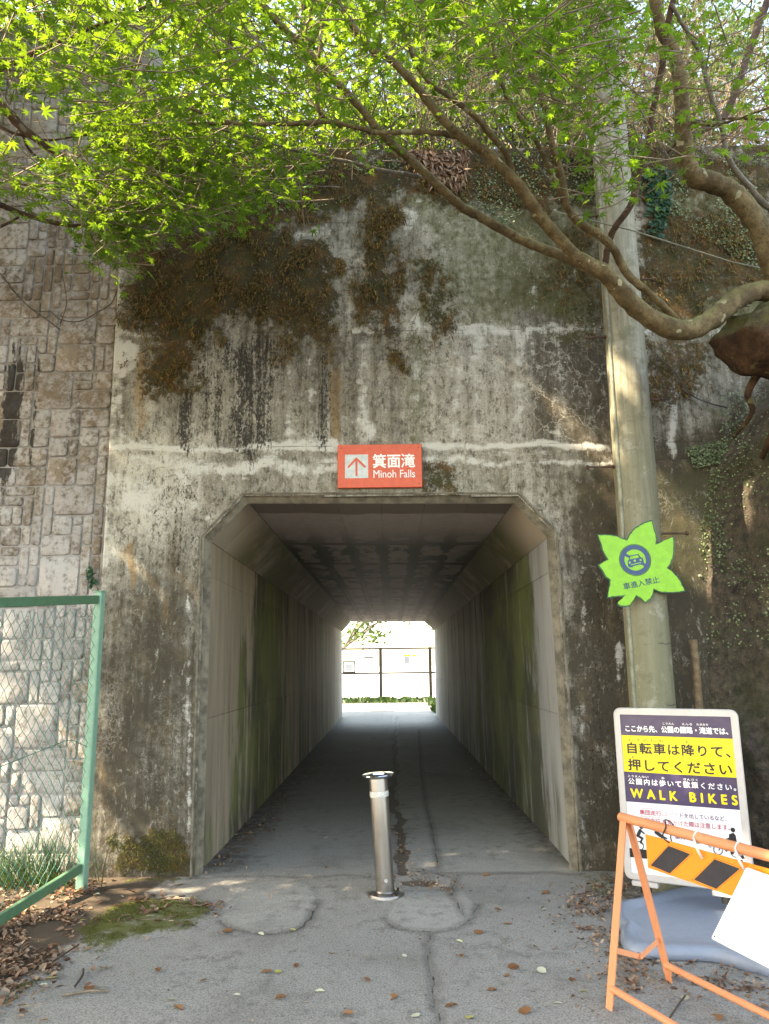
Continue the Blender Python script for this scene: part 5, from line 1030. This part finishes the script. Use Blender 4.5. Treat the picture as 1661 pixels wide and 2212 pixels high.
branch([(1440,330),(1500,275),(1560,255),(1661,258)], 4.5, 4.2, 4, 3, 'bark_dark', 6)
branch([(740,275),(690,240),(690,120),(700,20)], 3.9, 3.6, 6, 5, 'bark', 6)
branch([(690,330),(610,370),(560,400),(520,430)], 4.3, 4.1, 3, 1.5, 'bark_grey', 6); branch([(620,365),(650,420),(672,500)], 4.3, 4.5, 2.2, 1.2, 'bark_grey', 5); branch([(735,405),(640,395),(600,365)], 4.6, 4.3, 2, 1.2, 'bark_grey', 5)
# burl at the foot of the trunk
mb = MB(); bc = U(1690, 738, 4.75); nu, nv_ = 28, 18; vs = []
for i in range(nv_ + 1):
    for j in range(nu):
        th, ph = math.pi * i / nv_, 2 * math.pi * j / nu; d = Vector((math.sin(th) * math.cos(ph), math.sin(th) * math.sin(ph), math.cos(th)))
        rr_ = 1 + .45 * (float(fbm(np.array([d.x * 1.6 + 5]), np.array([d.z * 1.6 + 3]), 95, 3)[0]) - .5) + .45 * (float(fbm(np.array([d.y * 2.6 + 1]), np.array([d.z * 2.6 + d.x * 2 + 7]), 96, 4)[0]) - .5); vs.append(bc + Vector((d.x * .40, d.y * .33, d.z * .25)) * rr_)
mb.add(vs, [(i * nu + j, i * nu + (j + 1) % nu, (i + 1) * nu + (j + 1) % nu, (i + 1) * nu + j)[::-1] for i in range(nv_) for j in range(nu)]); mb.build('root_burl', M['burl'], mt, True)

for k, (dx, y_, dz, r_) in enumerate(((.02, 4.98, -.55, .035), (-.16, 5.0, -.42, .022), (.30, 4.9, -.5, .04))):
    pts = [tuple(bc + Vector((dx * .6, .0, -.12)))] + [tuple(bc + Vector((dx + random.uniform(-.05, .05), (y_ - bc.y) * f, dz * f))) for f in (.5, .75, 1.0)] + [(bc.x + dx, y_ + .25, bc.z + dz * 1.25)]; mb = MB(); q_ = spline(pts, 5); mb.tube(q_, list(np.linspace(r_ * 1.5, r_ * .6, len(q_))), 8); mb.build('root', M['burl'], mt, True)
# second maple, standing just outside the frame on the left
mt2 = empty('maple_tree', (-3.7, 3.6, 0), 'dark barked maple reaching in from the left in front of the stone wall', 'tree')
mb = MB(); mb.tube(spline([(-3.7, 3.6, -.1), (-3.6, 3.6, 1.6), (-3.75, 3.7, 3.2), (-3.6, 3.6, 4.6), (-3.4, 3.3, 6.0), (-3.0, 3.0, 7.4)], 5), list(np.linspace(.19, .06, 26)), 12); mb.build('trunk', M['bark_dark'], mt2, True)
for a in (([(-330,120),(-120,150),(0,228),(52,280),(110,322),(150,350)], 3.6, 3.9, 17, 9), ([(-300,300),(-40,425),(20,450),(75,470),(150,487),(207,482)], 3.6, 4.1, 9, 4.5), ([(-60,240),(20,283),(60,295),(110,302),(190,290),(215,262)], 3.7, 4.0, 5, 2), ([(40,275),(70,330),(150,385),(215,400)], 3.8, 4.1, 4, 2.5), ([(-80,520),(0,490),(40,470)], 3.6, 3.9, 5, 3), ([(-60,180),(60,120),(200,60),(330,10)], 3.5, 3.3, 8, 4), ([(-40,330),(40,395),(120,405),(200,398)], 3.6, 3.9, 4, 2), ([(150,350),(210,380),(250,420),(245,480)], 3.9, 4.3, 6, 2)):
    branch(*a, mat='bark_dark', n=8, par=mt2)

def sprays(regions, seed):
    rng = np.random.default_rng(seed); C = []; Nn = []; S_ = []; tw = []
    for poly, cnt, ya, yb, per in regions:
        q = in_poly(poly, max(1, cnt // per), rng)
        for x, y in q:
            Y = rng.uniform(ya, yb); c = np.array(U(x, y, Y)); nrm = np.array([rng.normal(0, .28), rng.normal(-.12, .25), 1.0]); nrm /= np.linalg.norm(nrm)
            ax = np.cross(nrm, [rng.normal(), rng.normal(), 0]); ax /= np.linalg.norm(ax); ay = np.cross(nrm, ax)
            out = ax * rng.choice([-1, 1]); L = rng.uniform(.16, .30); tw.append((c - out * L * 1.1 + np.array([0, 0, .05]), c - out * L * .3 + rng.normal(0, .02, 3), c + out * L * .8 + rng.normal(0, .02, 3)))
            for k in range(per):
                t_ = rng.uniform(-1, 1); s = rng.normal(0, .09); p = c + out * t_ * L + np.cross(nrm, out) * s + np.array([0, 0, rng.normal(-.015, .02) - .25 * (t_ * L) ** 2]); C.append(p); Nn.append(nrm + rng.normal(0, .12, 3)); S_.append(rng.choice([.055, .075, .092, .112]) * rng.uniform(.85, 1.2))
    return np.array(C), np.array(Nn), np.array(S_), tw
def put_leaves(tree, C, Nn, S_, tw, seed, nearest=300):
    rng = np.random.default_rng(seed); B = bases(len(C), Nn, .30, rng)
    k_ = np.ones(len(C), bool); sv = np.array(SUN)
    for q_, r_ in TUBES[:11]: w_ = C - np.array(q_); k_ &= np.linalg.norm(w_ - (w_ @ sv)[:, None] * sv, axis=1) > r_ * .7
    C, Nn, S_, B = C[k_], Nn[k_], S_[k_], B[k_]
    x_, y_ = px_of(C); dist = np.linalg.norm(C - np.array(CAMP), axis=1); size = S_ / dist; size = np.where((x_ > -10) & (x_ < 1671) & (y_ > -10), size, 0)
    order = np.argsort(-size); near, rest = order[:nearest], order[nearest:]
    mes = []
    for v, f in MAPT:
        me = bpy.data.meshes.new('leaf'); me.from_pydata(v, [], f); me.update(); me.materials.append(M['maple']); mes.append(me)
    inv = parent_inv(tree)
    for i, k in enumerate(near):
        o = bpy.data.objects.new('leaf', mes[i % 3]); COL.objects.link(o); o.parent = tree; o.matrix_parent_inverse = inv
        m = Matrix(B[k].tolist()).to_4x4(); o.rotation_euler = m.to_euler(); o.location = C[k]; o.scale = [float(S_[k])] * 3
    for j in range(1):
        v, f = MAPT[0]; fo = scatter('foliage', v, f, C[rest], B[rest], S_[rest], M['maple'], tree); fo['kind'] = 'stuff'
    mb = MB()
    for a, b, c in tw: mb.tube([a, b, c], [.0045, .003, .0015], 3, False)
    o = mb.build('twigs', M['twig'], tree, True); o['kind'] = 'stuff'
RIGHT_REG = [([(420,-60),(900,-60),(870,110),(720,250),(560,235),(470,200)], 1500, 2.9, 4.6, 9), ([(860,-60),(1380,-60),(1310,120),(1180,170),(1060,120),(900,80)], 1250, 2.6, 4.0, 8), ([(1160,60),(1330,60),(1345,300),(1365,440),(1300,420),(1210,330)], 560, 3.1, 4.3, 6), ([(1390,60),(1661,-20),(1680,350),(1610,310),(1480,380),(1360,360),(1390,280)], 260, 3.0, 4.2, 5),
    ([(320,240),(620,270),(640,330),(660,410),(560,460),(430,480),(330,420)], 1700, 3.6, 5.0, 9), ([(880,60),(1180,100),(1150,240),(1000,230)], 200, 3.2, 4.2, 6), ([(620,250),(780,270),(900,300),(860,350),(700,340)], 130, 3.9, 4.6, 6)]
LEFT_REG = [([(-60,-60),(470,-60),(520,120),(430,240),(320,320),(230,310),(150,200),(0,190),(-60,190)], 2100, 2.7, 4.6, 9), ([(170,215),(400,235),(420,480),(300,500),(255,560),(205,545),(190,470),(235,330)], 2000, 3.5, 5.0, 9), ([(-40,335),(200,345),(300,400),(230,470),(190,430),(60,440),(-40,425)], 520, 3.1, 4.2, 8), ([(185,430),(290,420),(268,540),(240,590),(205,560)], 480, 4.0, 4.9, 8)]
put_leaves(mt, *sprays(RIGHT_REG, 5), 6); put_leaves(mt2, *sprays(LEFT_REG, 8), 9)

# ---- shade: tall trees standing to the left of the path, outside the frame
def tall_tree(name, base, crown, rad, n, size, mat, label, group=None, seed=0, tubes=True, bark='bark_dark', tr=.22, leaft=LEAFT, lim=5):
    rng = np.random.default_rng(seed); e = empty(name, base, label, 'tree', group); b, c = Vector(base), Vector(crown); mb = MB()
    mid = b.lerp(c, .5) + Vector((rng.normal(0, .15), rng.normal(0, .15), 0)); mb.tube(spline([tuple(b), tuple(mid), tuple(c + Vector((0, 0, rad[2] * .5)))], 6), list(np.linspace(tr, tr * .25, 13)), 10); mb.build('trunk', M[bark], e, True)
    cl = []
    for k in range(lim):
        a = 2 * math.pi * k / lim + rng.uniform(-.4, .4); tip = c + Vector((math.cos(a) * rad[0] * .7, math.sin(a) * rad[1] * .7, rng.uniform(-.2, .6) * rad[2])); s = b.lerp(c, rng.uniform(.55, .85)); mb = MB(); mb.tube(spline([tuple(s), tuple(s.lerp(tip, .5) + Vector((0, 0, .15 * rad[2]))), tuple(tip)], 4), list(np.linspace(tr * .45, tr * .1, 9)), 7); mb.build('branch', M[bark], e, True)
    nc = max(12, n // 160); d = rng.normal(0, 1, (nc, 3)); d /= np.linalg.norm(d, axis=1, keepdims=True); cc_ = np.array(c) + d * (rng.random((nc, 1)) ** (1 / 2.4)) * np.array(rad)
    P = cc_[rng.integers(0, nc, n)] + rng.normal(0, 1, (n, 3)) * np.array(rad) * .14
    if tubes:
        keep = np.ones(n, bool); s = np.array(SUN)
        for q, r_ in TUBES: w = P - np.array(q); tt = w @ s; keep &= np.linalg.norm(w - tt[:, None] * s, axis=1) > r_
        P = P[keep]
    o = scatter('crown', leaft[0], leaft[1], P, bases(len(P), None, .8, rng), rng.uniform(.7, 1.25, len(P)) * size, M[mat], e); return e
G1 = 'tall shade trees left of the path'; SL = 'tall leafy tree beside the path outside the picture on the left'
tall_tree('shade_tree', (-6.2, 3.6, 0), (-5.8, 3.2, 8.2), (3.4, 3.2, 3.1), 17000, .24, 'far_leaf', SL, G1, 21)
tall_tree('shade_tree', (-7.2, -.6, 0), (-6.6, -.4, 8.0), (3.4, 3.4, 3.2), 16000, .24, 'far_leaf', SL, G1, 22)
tall_tree('shade_tree', (-3.6, 1.0, 0), (-3.0, 2.6, 10.0), (3.0, 3.0, 1.7), 9500, .22, 'far_leaf', SL, G1, 23)
tall_tree('shade_tree', (-3.2, -2.6, 0), (-3.0, -2.0, 8.6), (3.0, 3.0, 2.4), 10000, .24, 'far_leaf', SL, G1, 24)
# ---- hillside behind the wall top
rb_ = random.Random(31)
for k, (x, y, h, r_, lab) in enumerate(((-2.6, 9.2, 5.2, 1.7, 'slim leafy tree on the bank above the stone wall'), (-1.3, 10.4, 5.6, 1.9, 'second leafy tree on the bank behind the overhanging maple leaves'), (.6, 11.2, 5.0, 1.8, 'leafy tree on the bank behind the middle of the wall'), (-4.8, 9.5, 5.5, 2.2, 'broad leafy tree at the far left of the bank'), (-.6, 13.2, 7.5, 2.4, 'tallest tree at the back of the bank'), (2.3, 10.6, 4.2, 1.6, 'dark leafed tree on the bank behind the utility pole'), (4.4, 10.2, 3.9, 1.5, 'dark leafed tree at the right of the bank'), (1.0, 12.6, 5.4, 1.9, 'dark leafed tree at the back of the bank'), (5.8, 12.0, 4.4, 1.8, 'dark leafed tree at the far right of the bank'))):
    z0 = hill_z(x, y); tall_tree('bank_tree', (x, y, z0 - .1), (x + .2, y, z0 + h * .62), (r_, r_, h * .36), 3000, .13 if k < 6 else .09, 'far_leaf' if k < 6 else 'dark_leaf', lab, 'trees on the bank above the wall', 40 + k, False, 'bark_dark', .10, LEAFT, 6)
for k, (a, lab) in enumerate((([(355,170),(370,145),(385,85),(400,30),(410,-40)], 'dark leaning trunk on the bank'), ([(395,180),(405,165),(440,130),(460,95),(490,40)], 'dark thin trunk forking on the bank'))): pass
def shrub(x, y, r_, h, n, seed, mat, label, size=.075, group='leafy shrubs on the bank above the wall'):
    rng = np.random.default_rng(seed); z0 = hill_z(x, y); e = empty('shrub', (x, y, z0), label, 'shrub', group); mb = MB(); tips = []
    for k in range(9):
        tip = Vector((x + rng.normal(0, r_ * .6), y + rng.normal(0, r_ * .45), z0 + h * rng.uniform(.5, 1.0))); b = Vector((x + rng.normal(0, .08), y + rng.normal(0, .08), z0 - .1)); mb.tube([b, b.lerp(tip, .5) + Vector((rng.normal(0, .1), rng.normal(0, .1), .1)), tip], [.02, .013, .004], 5, False); tips.append(np.array(tip)); tips.append(np.array(b.lerp(tip, .6)))
    mb.build('stems', M['twig_dark'], e, True); tips = np.array(tips)
    P = tips[rng.integers(0, len(tips), n)] + rng.normal(0, 1, (n, 3)) * np.array([r_ * .28, r_ * .24, h * .16]); P[:, 2] = np.maximum(P[:, 2], z0 - .25)
    scatter('leaves', LEAFT[0], LEAFT[1], P, bases(n, None, .7, rng), rng.uniform(.7, 1.3, n) * size, M[mat], e)
SLAB = 'leafy green shrub in the thicket on the bank above the wall'
sx = [(-3.3, 7.2), (-2.4, 7.0), (-1.5, 7.1), (-.7, 6.95), (.1, 7.2), (-2.0, 8.3), (-.9, 8.4), (.5, 8.2), (1.3, 7.4), (2.0, 8.6), (3.0, 7.3), (3.9, 8.2), (1.0, 9.3), (-3.4, 8.8), (4.6, 7.2), (2.6, 9.6), (-.2, 9.6), (3.4, 10.6), (1.6, 10.4), (5.2, 9.8)]
for k, (x, y) in enumerate(sx): shrub(x, y, .75, 1.9 if y > 7.5 else 1.45, 1500 if x < 1.2 else 1000, 60 + k, 'shrub_leaf' if x < .3 else 'dark_leaf', SLAB if x < .3 else 'dark leafed shrub in the thicket on the bank behind the maple limbs', .075, 'leafy shrubs on the bank above the wall' if x < .3 else 'dark shrubs on the bank behind the maple limbs')
def bare(x, y, h, seed):
    rng = random.Random(seed); z0 = hill_z(x, y); mb = MB(); stack = [(Vector((x, y, z0 - .1)), Vector((rng.uniform(-.3, .3), rng.uniform(-.3, .1), 1)), h * .32, .014, 0)] * 1
    for _ in range(6): stack.append((Vector((x + rng.uniform(-.2, .2), y + rng.uniform(-.2, .2), z0 - .1)), Vector((rng.uniform(-.8, .8), rng.uniform(-.7, .2), 1)), h * rng.uniform(.2, .38), .012, 0))
    while stack:
        p, d, L, r_, lv = stack.pop(); d = d.normalized(); m = p + d * L * .5 + Vector((rng.gauss(0, .06), rng.gauss(0, .06), rng.gauss(0, .05))) * L; q = p + d * L + Vector((rng.gauss(0, .1), rng.gauss(0, .1), rng.gauss(0, .08))) * L; mb.tube([p, m, q], [r_, r_ * .8, r_ * .6], 3, False)
        if lv < 4:
            for _ in range(rng.choice((2, 3, 3))): stack.append((q if rng.random() < .6 else m, d + Vector((rng.gauss(0, .55), rng.gauss(0, .45), rng.gauss(-.05, .4))), L * rng.uniform(.6, .85), r_ * .6, lv + 1))
    o = mb.build('bare_shrub', M['twig'] if seed % 3 else M['twig_dark'], None, True); tag(o, 'bare tangled grey brown shrub on the bank behind the pole', 'shrub', 'bare shrubs on the bank behind the pole')
for k, (x, y) in enumerate(((.9, 6.9), (1.5, 7.0), (2.0, 6.9), (2.5, 7.3), (3.0, 6.9), (3.6, 7.2), (4.3, 7.0), (2.2, 7.9), (3.3, 8.0), (1.2, 7.8), (.3, 6.8), (4.0, 8.4), (-.3, 6.85), (1.0, 8.6), (1.9, 9.2), (2.8, 9.0), (3.8, 9.4), (4.9, 8.6), (5.3, 7.2), (.6, 7.6), (2.6, 10.2), (4.2, 10.4))): bare(x, y, 2.6 if y < 8.3 else 3.3, 300 + k)

# ---- moss hanging on the concrete, ivy, creeping fig
Xf, Zf, mA, mB_, mC, mT, mR, mL_, fpx, fpy = MOSSFIELD
rng = np.random.default_rng(77)
def on_wall(wgt, n, off=.012):
    p = wgt / wgt.sum(); k = rng.choice(len(Xf), n, p=p); return np.stack([Xf[k] + rng.uniform(-.01, .01, n), F0 - off - rng.random(n) * .015, Zf[k] + rng.uniform(-.01, .01, n)], 1)
clump = np.clip((fbm(Xf * 11, Zf * 8, 55, 4) - .46) * 7, 0, 1)
P = np.concatenate([on_wall(mA ** 1.3 * moss * (clump + .05), 8500), on_wall(mB_ ** 1.3 * (clump + .08), 3600), on_wall(np.exp(-((mA - .35) / .22) ** 2) * (mA > .04) * (fpy > 640) * (fpy < 850) * (fpx > 250) * (fpx < 780) * clump, 1400), on_wall(np.exp(-((mB_ - .35) / .22) ** 2) * (mB_ > .04) * (fpx > 730) * (fpx < 920) * (fpy < 850) * clump, 700), on_wall(mC ** 1.3 * clump, 2200), on_wall(mT ** 1.5 * clump, 7500, .02), on_wall(mR ** 1.5 * clump, 3800)]); n = len(P)
D = np.tile([0, -.55, -1.0], (n, 1)); o = scatter('hanging_moss', BLADE[0], BLADE[1], P, bases_dir(D, .40, (0, -1, .3), rng), rng.uniform(.012, .042, n) * rng.choice([.6, 1, 1, 1.8], n), M['moss_frond']); tag(o, kind='stuff')
P = on_wall((mL_ > .5).astype(float), 900, .004); D = np.tile([0, -.8, -.2], (len(P), 1)); M['moss_green'] = leafmat('moss_green', [(.05, .055, .012), (.09, .095, .018), (.13, .125, .03)], (.1, .12, .02), rough=.9, tw=.1)
o = scatter('moss_cushion', BLADE[0], BLADE[1], P, bases_dir(D, .5, (0, -1, .3), rng), rng.uniform(.012, .028, len(P)), M['moss_green']); tag(o, kind='stuff')
def wall_px(polys, n, off): q = np.concatenate([in_poly(p, max(1, int(n * w)), rng) for p, w in polys]); return np.array([U(x, y, F0 - off) for x, y in q])
def cluster_filter(P, s, thr_): return P[fbm(P[:, 0] * s, P[:, 2] * s, 66, 4) > thr_]
P = cluster_filter(wall_px([([(880,330),(1290,330),(1290,440),(1150,430),(1090,500),(960,400)], .28), ([(1360,330),(1680,330),(1680,620),(1600,560),(1470,480),(1380,420)], .6), ([(420,360),(870,340),(860,420),(500,470)], .35)], 5200, .02), 3.2, .47)
o = scatter('creeping_fig', ROUND[0], ROUND[1], P, bases_dir(np.tile([0, -.3, -1.0], (len(P), 1)), .45, (0, -1, .3), rng), rng.uniform(.010, .021, len(P)), M['ivy']); tag(o, kind='stuff')
Pq = wall_px([([(1480,965),(1560,950),(1600,1000),(1545,1000),(1500,1010)], .75), ([(1540,860),(1600,840),(1640,900),(1560,960)], .25)], 900, .04); o = scatter('creeping_fig', ROUND[0], ROUND[1], Pq, bases_dir(np.tile([0, -.4, -1.0], (len(Pq), 1)), .4, (0, -1, .3), rng), rng.uniform(.009, .018, len(Pq)), M['ivy']); tag(o, kind='stuff')
P = np.concatenate([wall_px([([(1395,365),(1445,360),(1450,430),(1430,520),(1400,500)], 1.0)], 420, .05)])
o = scatter('ivy_leaves', ROUND[0], ROUND[1], P, bases_dir(np.tile([0, -.4, -1.0], (len(P), 1)), .4, (0, -1, .3), rng), rng.uniform(.022, .042, len(P)), M['ivy_dark']); tag(o, kind='stuff')
k = rng.choice(len(V_), 7000, p=(lambda w: w / w.sum())(np.clip((fbm(V_[:, 0] * 2.5, V_[:, 2] * 2.0, 67, 4) - .46) * 6, 0, 1) * sm(1.4, 2.2, V_[:, 2]) + 1e-6)); P = V_[k] + np.array([0, -.02, 0]) + rng.normal(0, .012, (7000, 3))
o = scatter('rock_creeper', ROUND[0], ROUND[1], P, bases_dir(np.tile([0, -.4, -1.0], (len(P), 1)), .5, (0, -1, .3), rng), rng.uniform(.009, .019, len(P)), M['ivy']); tag(o, kind='stuff')
q = np.array([U(x, y, F0 - .04) for x, y in in_poly([(890,325),(1010,325),(1000,400),(940,395),(900,360)], 500, rng)]); o = scatter('dry_fronds', BLADE[0], BLADE[1], q, bases_dir(np.tile([0, -.5, -1.0], (500, 1)), .5, (0, -1, .3), rng), rng.uniform(.06, .16, 500), M['litter']); tag(o, kind='stuff')
mb = MB(); vp = lambda l: [tuple(U(x, y, SY - .06)) for x, y in l]
for l, r_ in (([(0,590),(40,640),(65,665),(100,690),(130,712)], .005), ([(20,620),(70,668),(110,672)], .004), ([(110,672),(130,690),(172,694),(215,672),(240,655),(252,630)], .0045), ([(130,700),(143,660),(140,620),(133,585)], .004)): mb.tube(spline(vp(l), 4), r_, 5)
tag(mb.build('dead_vine', M['twig_dark'], None, True), 'thin dark dead vine sprawling over the stone wall', 'vine')
for l, r_, lab in (([(1420,770),(1455,800),(1490,850),(1530,870),(1570,880)], .006, 'thin dark root trailing across the concrete towards the rock bank'), ([(1640,540),(1610,600),(1608,660)], .004, 'short dark root hanging beside the low maple limb')):
    mb = MB(); mb.tube(spline([tuple(U(x, y, F0 - .05)) for x, y in l], 4), r_, 5); tag(mb.build('hanging_root', M['twig_dark'], None, True), lab, 'root')
P = np.array([U(x, y, SY - .05) for x, y in in_poly([(186,1225),(198,1222),(206,1262),(196,1266)], 60, rng)]); o = scatter('fern_sprig', LEAFT[0], LEAFT[1], P, bases_dir(np.tile([0, -.5, -1.0], (60, 1)), .5, (0, -1, .3), rng), rng.uniform(.03, .05, 60), M['ivy_dark']); tag(o, 'small dark fern sprig growing from the stone wall joint', 'fern', kind='thing')

# ---- fallen leaves, twigs, grass
def drift(name, poly_px, n, size=(.03, .07), zmax=.02, fall=None, mat='litter'):
    q = in_poly(gpts(poly_px), n, rng); j_ = rng.random(n); q = q + rng.normal(0, 1, q.shape) * np.where(j_ < .25, .16, np.where(j_ < .6, .07, .02))[:, None]
    if fall is not None: q = q[fbm(q[:, 0] * 4, q[:, 1] * 4, 88, 4) > fall]
    P = np.column_stack([q, rng.uniform(.004, zmax, len(q))]); o = scatter(name, CURL[0], CURL[1], P, bases(len(P), None, .35, rng), rng.uniform(*size, len(P)), M[mat]); return tag(o, kind='stuff')
drift('leaf_litter', [(-120,2230),(-120,1990),(60,1985),(180,1905),(205,1935),(150,1995),(160,2050),(110,2130),(20,2180)], 1900, (.018, .052), zmax=.018, fall=.42)
drift('leaf_litter', [(-200,1990),(0,1880),(190,1850),(185,1900),(60,1985)], 800, (.022, .055), zmax=.02, fall=.38)
drift('leaf_litter', [(1225,1935),(1330,1900),(1380,1920),(1330,1960),(1345,2020),(1340,2080),(1300,2065),(1235,1985)], 800, (.014, .038), .016, .34)
drift('leaf_litter', [(1340,2040),(1420,2060),(1400,2110),(1370,2170),(1330,2150)], 320, (.014, .038), .016, .36)
drift('leaf_litter', [(1440,2080),(1560,2085),(1661,2120),(1700,2180),(1560,2150),(1470,2120)], 300, (.014, .036), .016, .42)
drift('leaf_litter', [(847,1790),(868,1790),(886,1885),(950,1900),(985,1925),(960,1935),(880,1905),(862,1860)], 240, (.014, .034), .014, .38)
drift('leaf_litter', [(1250,1880),(1200,1800),(1080,1680),(1000,1600),(990,1605),(1065,1690),(1185,1810),(1235,1885)], 330, (.02, .045), .015, .42)
drift('leaf_litter', [(425,1890),(560,1780),(690,1640),(700,1642),(580,1790),(460,1890)], 300, (.02, .045), .015, .42)
drift('pine_needles', [(215,1935),(480,1950),(470,1990),(330,1995),(200,2000)], 260, (.03, .07), .012, .42)
KINDS = {'brown': ('brown_leaf', 'curled brown leaf lying on the grey path'), 'yellow': ('yellow_leaf', 'small yellow leaf lying on the grey path'), 'pale': ('pale_leaf', 'small pale green leaf lying flat on the grey path')}
lm = {}
for kk, (mn, _) in KINDS.items():
    for tn, T in (('c', CURL), ('f', LEAFT), ('r', ROUND)):
        me = bpy.data.meshes.new('fallen_leaf'); me.from_pydata(T[0], [], T[1]); me.update(); me.materials.append(M[mn]); lm[(kk, tn)] = me
rl = random.Random(91)
spots = [(740,2187,'brown'),(1000,2060,'brown'),(1052,2138,'brown'),(960,2175,'brown'),(515,1802,'yellow'),(985,2030,'pale'),(1040,2010,'brown'),(880,2065,'pale'),(790,2062,'yellow'),(593,2100,'yellow'),(340,2090,'brown'),(112,2110,'yellow'),(105,2126,'pale'),(222,2128,'pale'),(190,2130,'brown'),(220,2088,'brown'),(365,2155,'pale'),(375,2170,'brown'),(845,1865,'brown'),(710,1808,'pale'),(700,1870,'brown'),(1085,1965,'brown'),(1105,1995,'brown'),(1195,2165,'pale'),(1180,2100,'pale'),(1120,2085,'brown'),(1060,1890,'brown'),(570,2020,'pale'),(290,1995,'yellow'),(330,1990,'pale'),(255,2040,'pale'),(260,1935,'pale'),(160,1928,'yellow'),(205,1930,'pale'),(180,1985,'yellow'),(130,2040,'brown'),(480,2010,'brown'),(640,2010,'yellow'),(855,1895,'brown'),(935,1905,'pale'),(1210,1830,'pale'),(1185,1930,'brown'),(1170,1965,'pale'),(1090,2110,'brown'),(1230,2110,'brown'),(1250,2140,'yellow'),(720,2060,'brown'),(640,2080,'brown'),(560,2100,'brown'),(520,2150,'pale'),(430,2120,'brown'),(620,2150,'brown'),(680,2140,'pale'),(800,2120,'brown'),(860,2150,'brown'),(1140,2190,'brown'),(1010,2200,'yellow'),(905,2195,'pale'),(1480,2160,'pale'),(1550,2190,'brown')]
for (x, y, kk) in spots:
    p = G(x, y, .006); o = link('fallen_leaf', lm[(kk, rl.choice('cfr'))]); o.location = p; o.rotation_euler = (rl.uniform(-.25, .25), rl.uniform(-.25, .25), rl.uniform(0, 6.28)); s = rl.uniform(.03, .05) * (1.5 if kk == 'brown' else 1); o.scale = (s, s, s); tag(o, KINDS[kk][1], 'leaf', kk + ' leaves scattered on the path')
for k, (a, b, lab, r_) in enumerate((((135,2150),(235,2140),'pale straight twig lying on the path at lower left', .006), ((162,2130),(180,2093),'short dark twig lying on the path beside the leaf litter', .006), ((300,1988),(365,1988),'pale twig lying across the moss patch', .005), ((170,2028),(245,2010),'thin pale twig lying at the lower edge of the moss patch', .004), ((330,1945),(400,1935),'dark twig lying on the path below the concrete wall', .005), ((1445,2200),(1480,2150),'thin dark twig lying under the barricade', .004), ((1500,2110),(1590,2125),'bent twig lying among leaves behind the barricade', .004), ((110,2080),(170,2040),'dark thin twig lying on the brown leaf litter', .005))):
    p, q = G(*a, .01), G(*b, .012); m = p.lerp(q, .5) + Vector((.01, .012, .004)); mb = MB(); mb.tube(spline([tuple(p), tuple(m), tuple(q)], 4), [r_] * 9, 5); tag(mb.build('fallen_twig', M['twig_dark'] if 'dark' in lab else M['twig'], None, True), lab, 'twig', 'fallen twigs on the ground')
gb = G(90, 1905); n = 260; P = np.column_stack([rng.normal(gb.x, .17, n), rng.normal(5.62, .07, n), np.zeros(n)]); D = np.column_stack([rng.normal(-.25, .55, n), rng.normal(-.15, .3, n), np.ones(n)])
BL2 = ([(-.009, 0, 0), (.009, 0, 0), (.009, .4, .05), (-.009, .4, .05), (.006, .75, -.06), (-.006, .75, -.06), (0, 1.0, -.32)], [(0, 1, 2, 3), (3, 2, 4, 5), (5, 4, 6)])
o = scatter('grass_tuft', BL2[0], BL2[1], P, bases_dir(D, .12, (0, -1, .2), rng), rng.uniform(.18, .42, n), M['grass']); tag(o, 'tuft of long green grass between the wire fence and the stone wall', 'grass', kind='thing')
P = np.concatenate([np.column_stack([rng.uniform(-3, 4, 900), rng.normal(30.7, .25, 900), np.zeros(900)]), np.column_stack([rng.normal(-.1, .12, 120), rng.normal(30.9, .1, 120), np.zeros(120)]), np.column_stack([rng.normal(1.75, .1, 160), rng.uniform(23.2, 28, 160), np.zeros(160)])]); D = np.column_stack([rng.normal(0, .6, len(P)), rng.normal(0, .5, len(P)), np.ones(len(P))])
o = scatter('weeds', LEAFT[0], LEAFT[1], P, bases_dir(D, .2, (0, -1, .2), rng), rng.uniform(.10, .28, len(P)), M['grass']); tag(o, kind='stuff')
e = tall_tree('river_tree', (-5.5, 42, -.3), (.2, 42, 4.6), (5.0, 2.0, 2.3), 800, .30, 'dark_leaf', 'sunlit tree with sparse leaves beyond the far fence', None, 97, False, 'bark_grey', .16, LEAFT, 5)
print('TRIS', sum(len(o.data.loop_triangles) or sum(len(p.vertices) - 2 for p in o.data.polygons) if False else len(o.data.polygons) for o in bpy.data.objects if o.type == 'MESH'))

n = 2600; q = np.column_stack([rng.uniform(-2.0, 2.6, n), 3.2 + 2.8 * rng.random(n) ** .8]); q = q[fbm(q[:, 0] * 2.2, q[:, 1] * 2.2, 120, 4) > .45]
P = np.column_stack([q, np.full(len(q), .004)]); o = scatter('path_debris', LEAFT[0], LEAFT[1], P, bases(len(P), None, .25, rng), rng.uniform(.006, .018, len(P)), M['litter']); tag(o, kind='stuff')

w_ = np.clip(mossg - .35, 0, 1) * (fbm(pxf * 9, pyf * 9, 130, 4) > .47); k = rng.choice(len(pxf), 5200, p=w_ / w_.sum()); P = np.column_stack([pxf[k] + rng.uniform(-.01, .01, 5200), pyf[k] + rng.uniform(-.01, .01, 5200), pz[k]])
o = scatter('path_moss', BLADE[0], BLADE[1], P, bases_dir(np.tile([0, 0, 1.0], (5200, 1)), .6, (0, -1, .3), rng), rng.uniform(.008, .018, 5200), M['moss_green']); tag(o, kind='stuff')
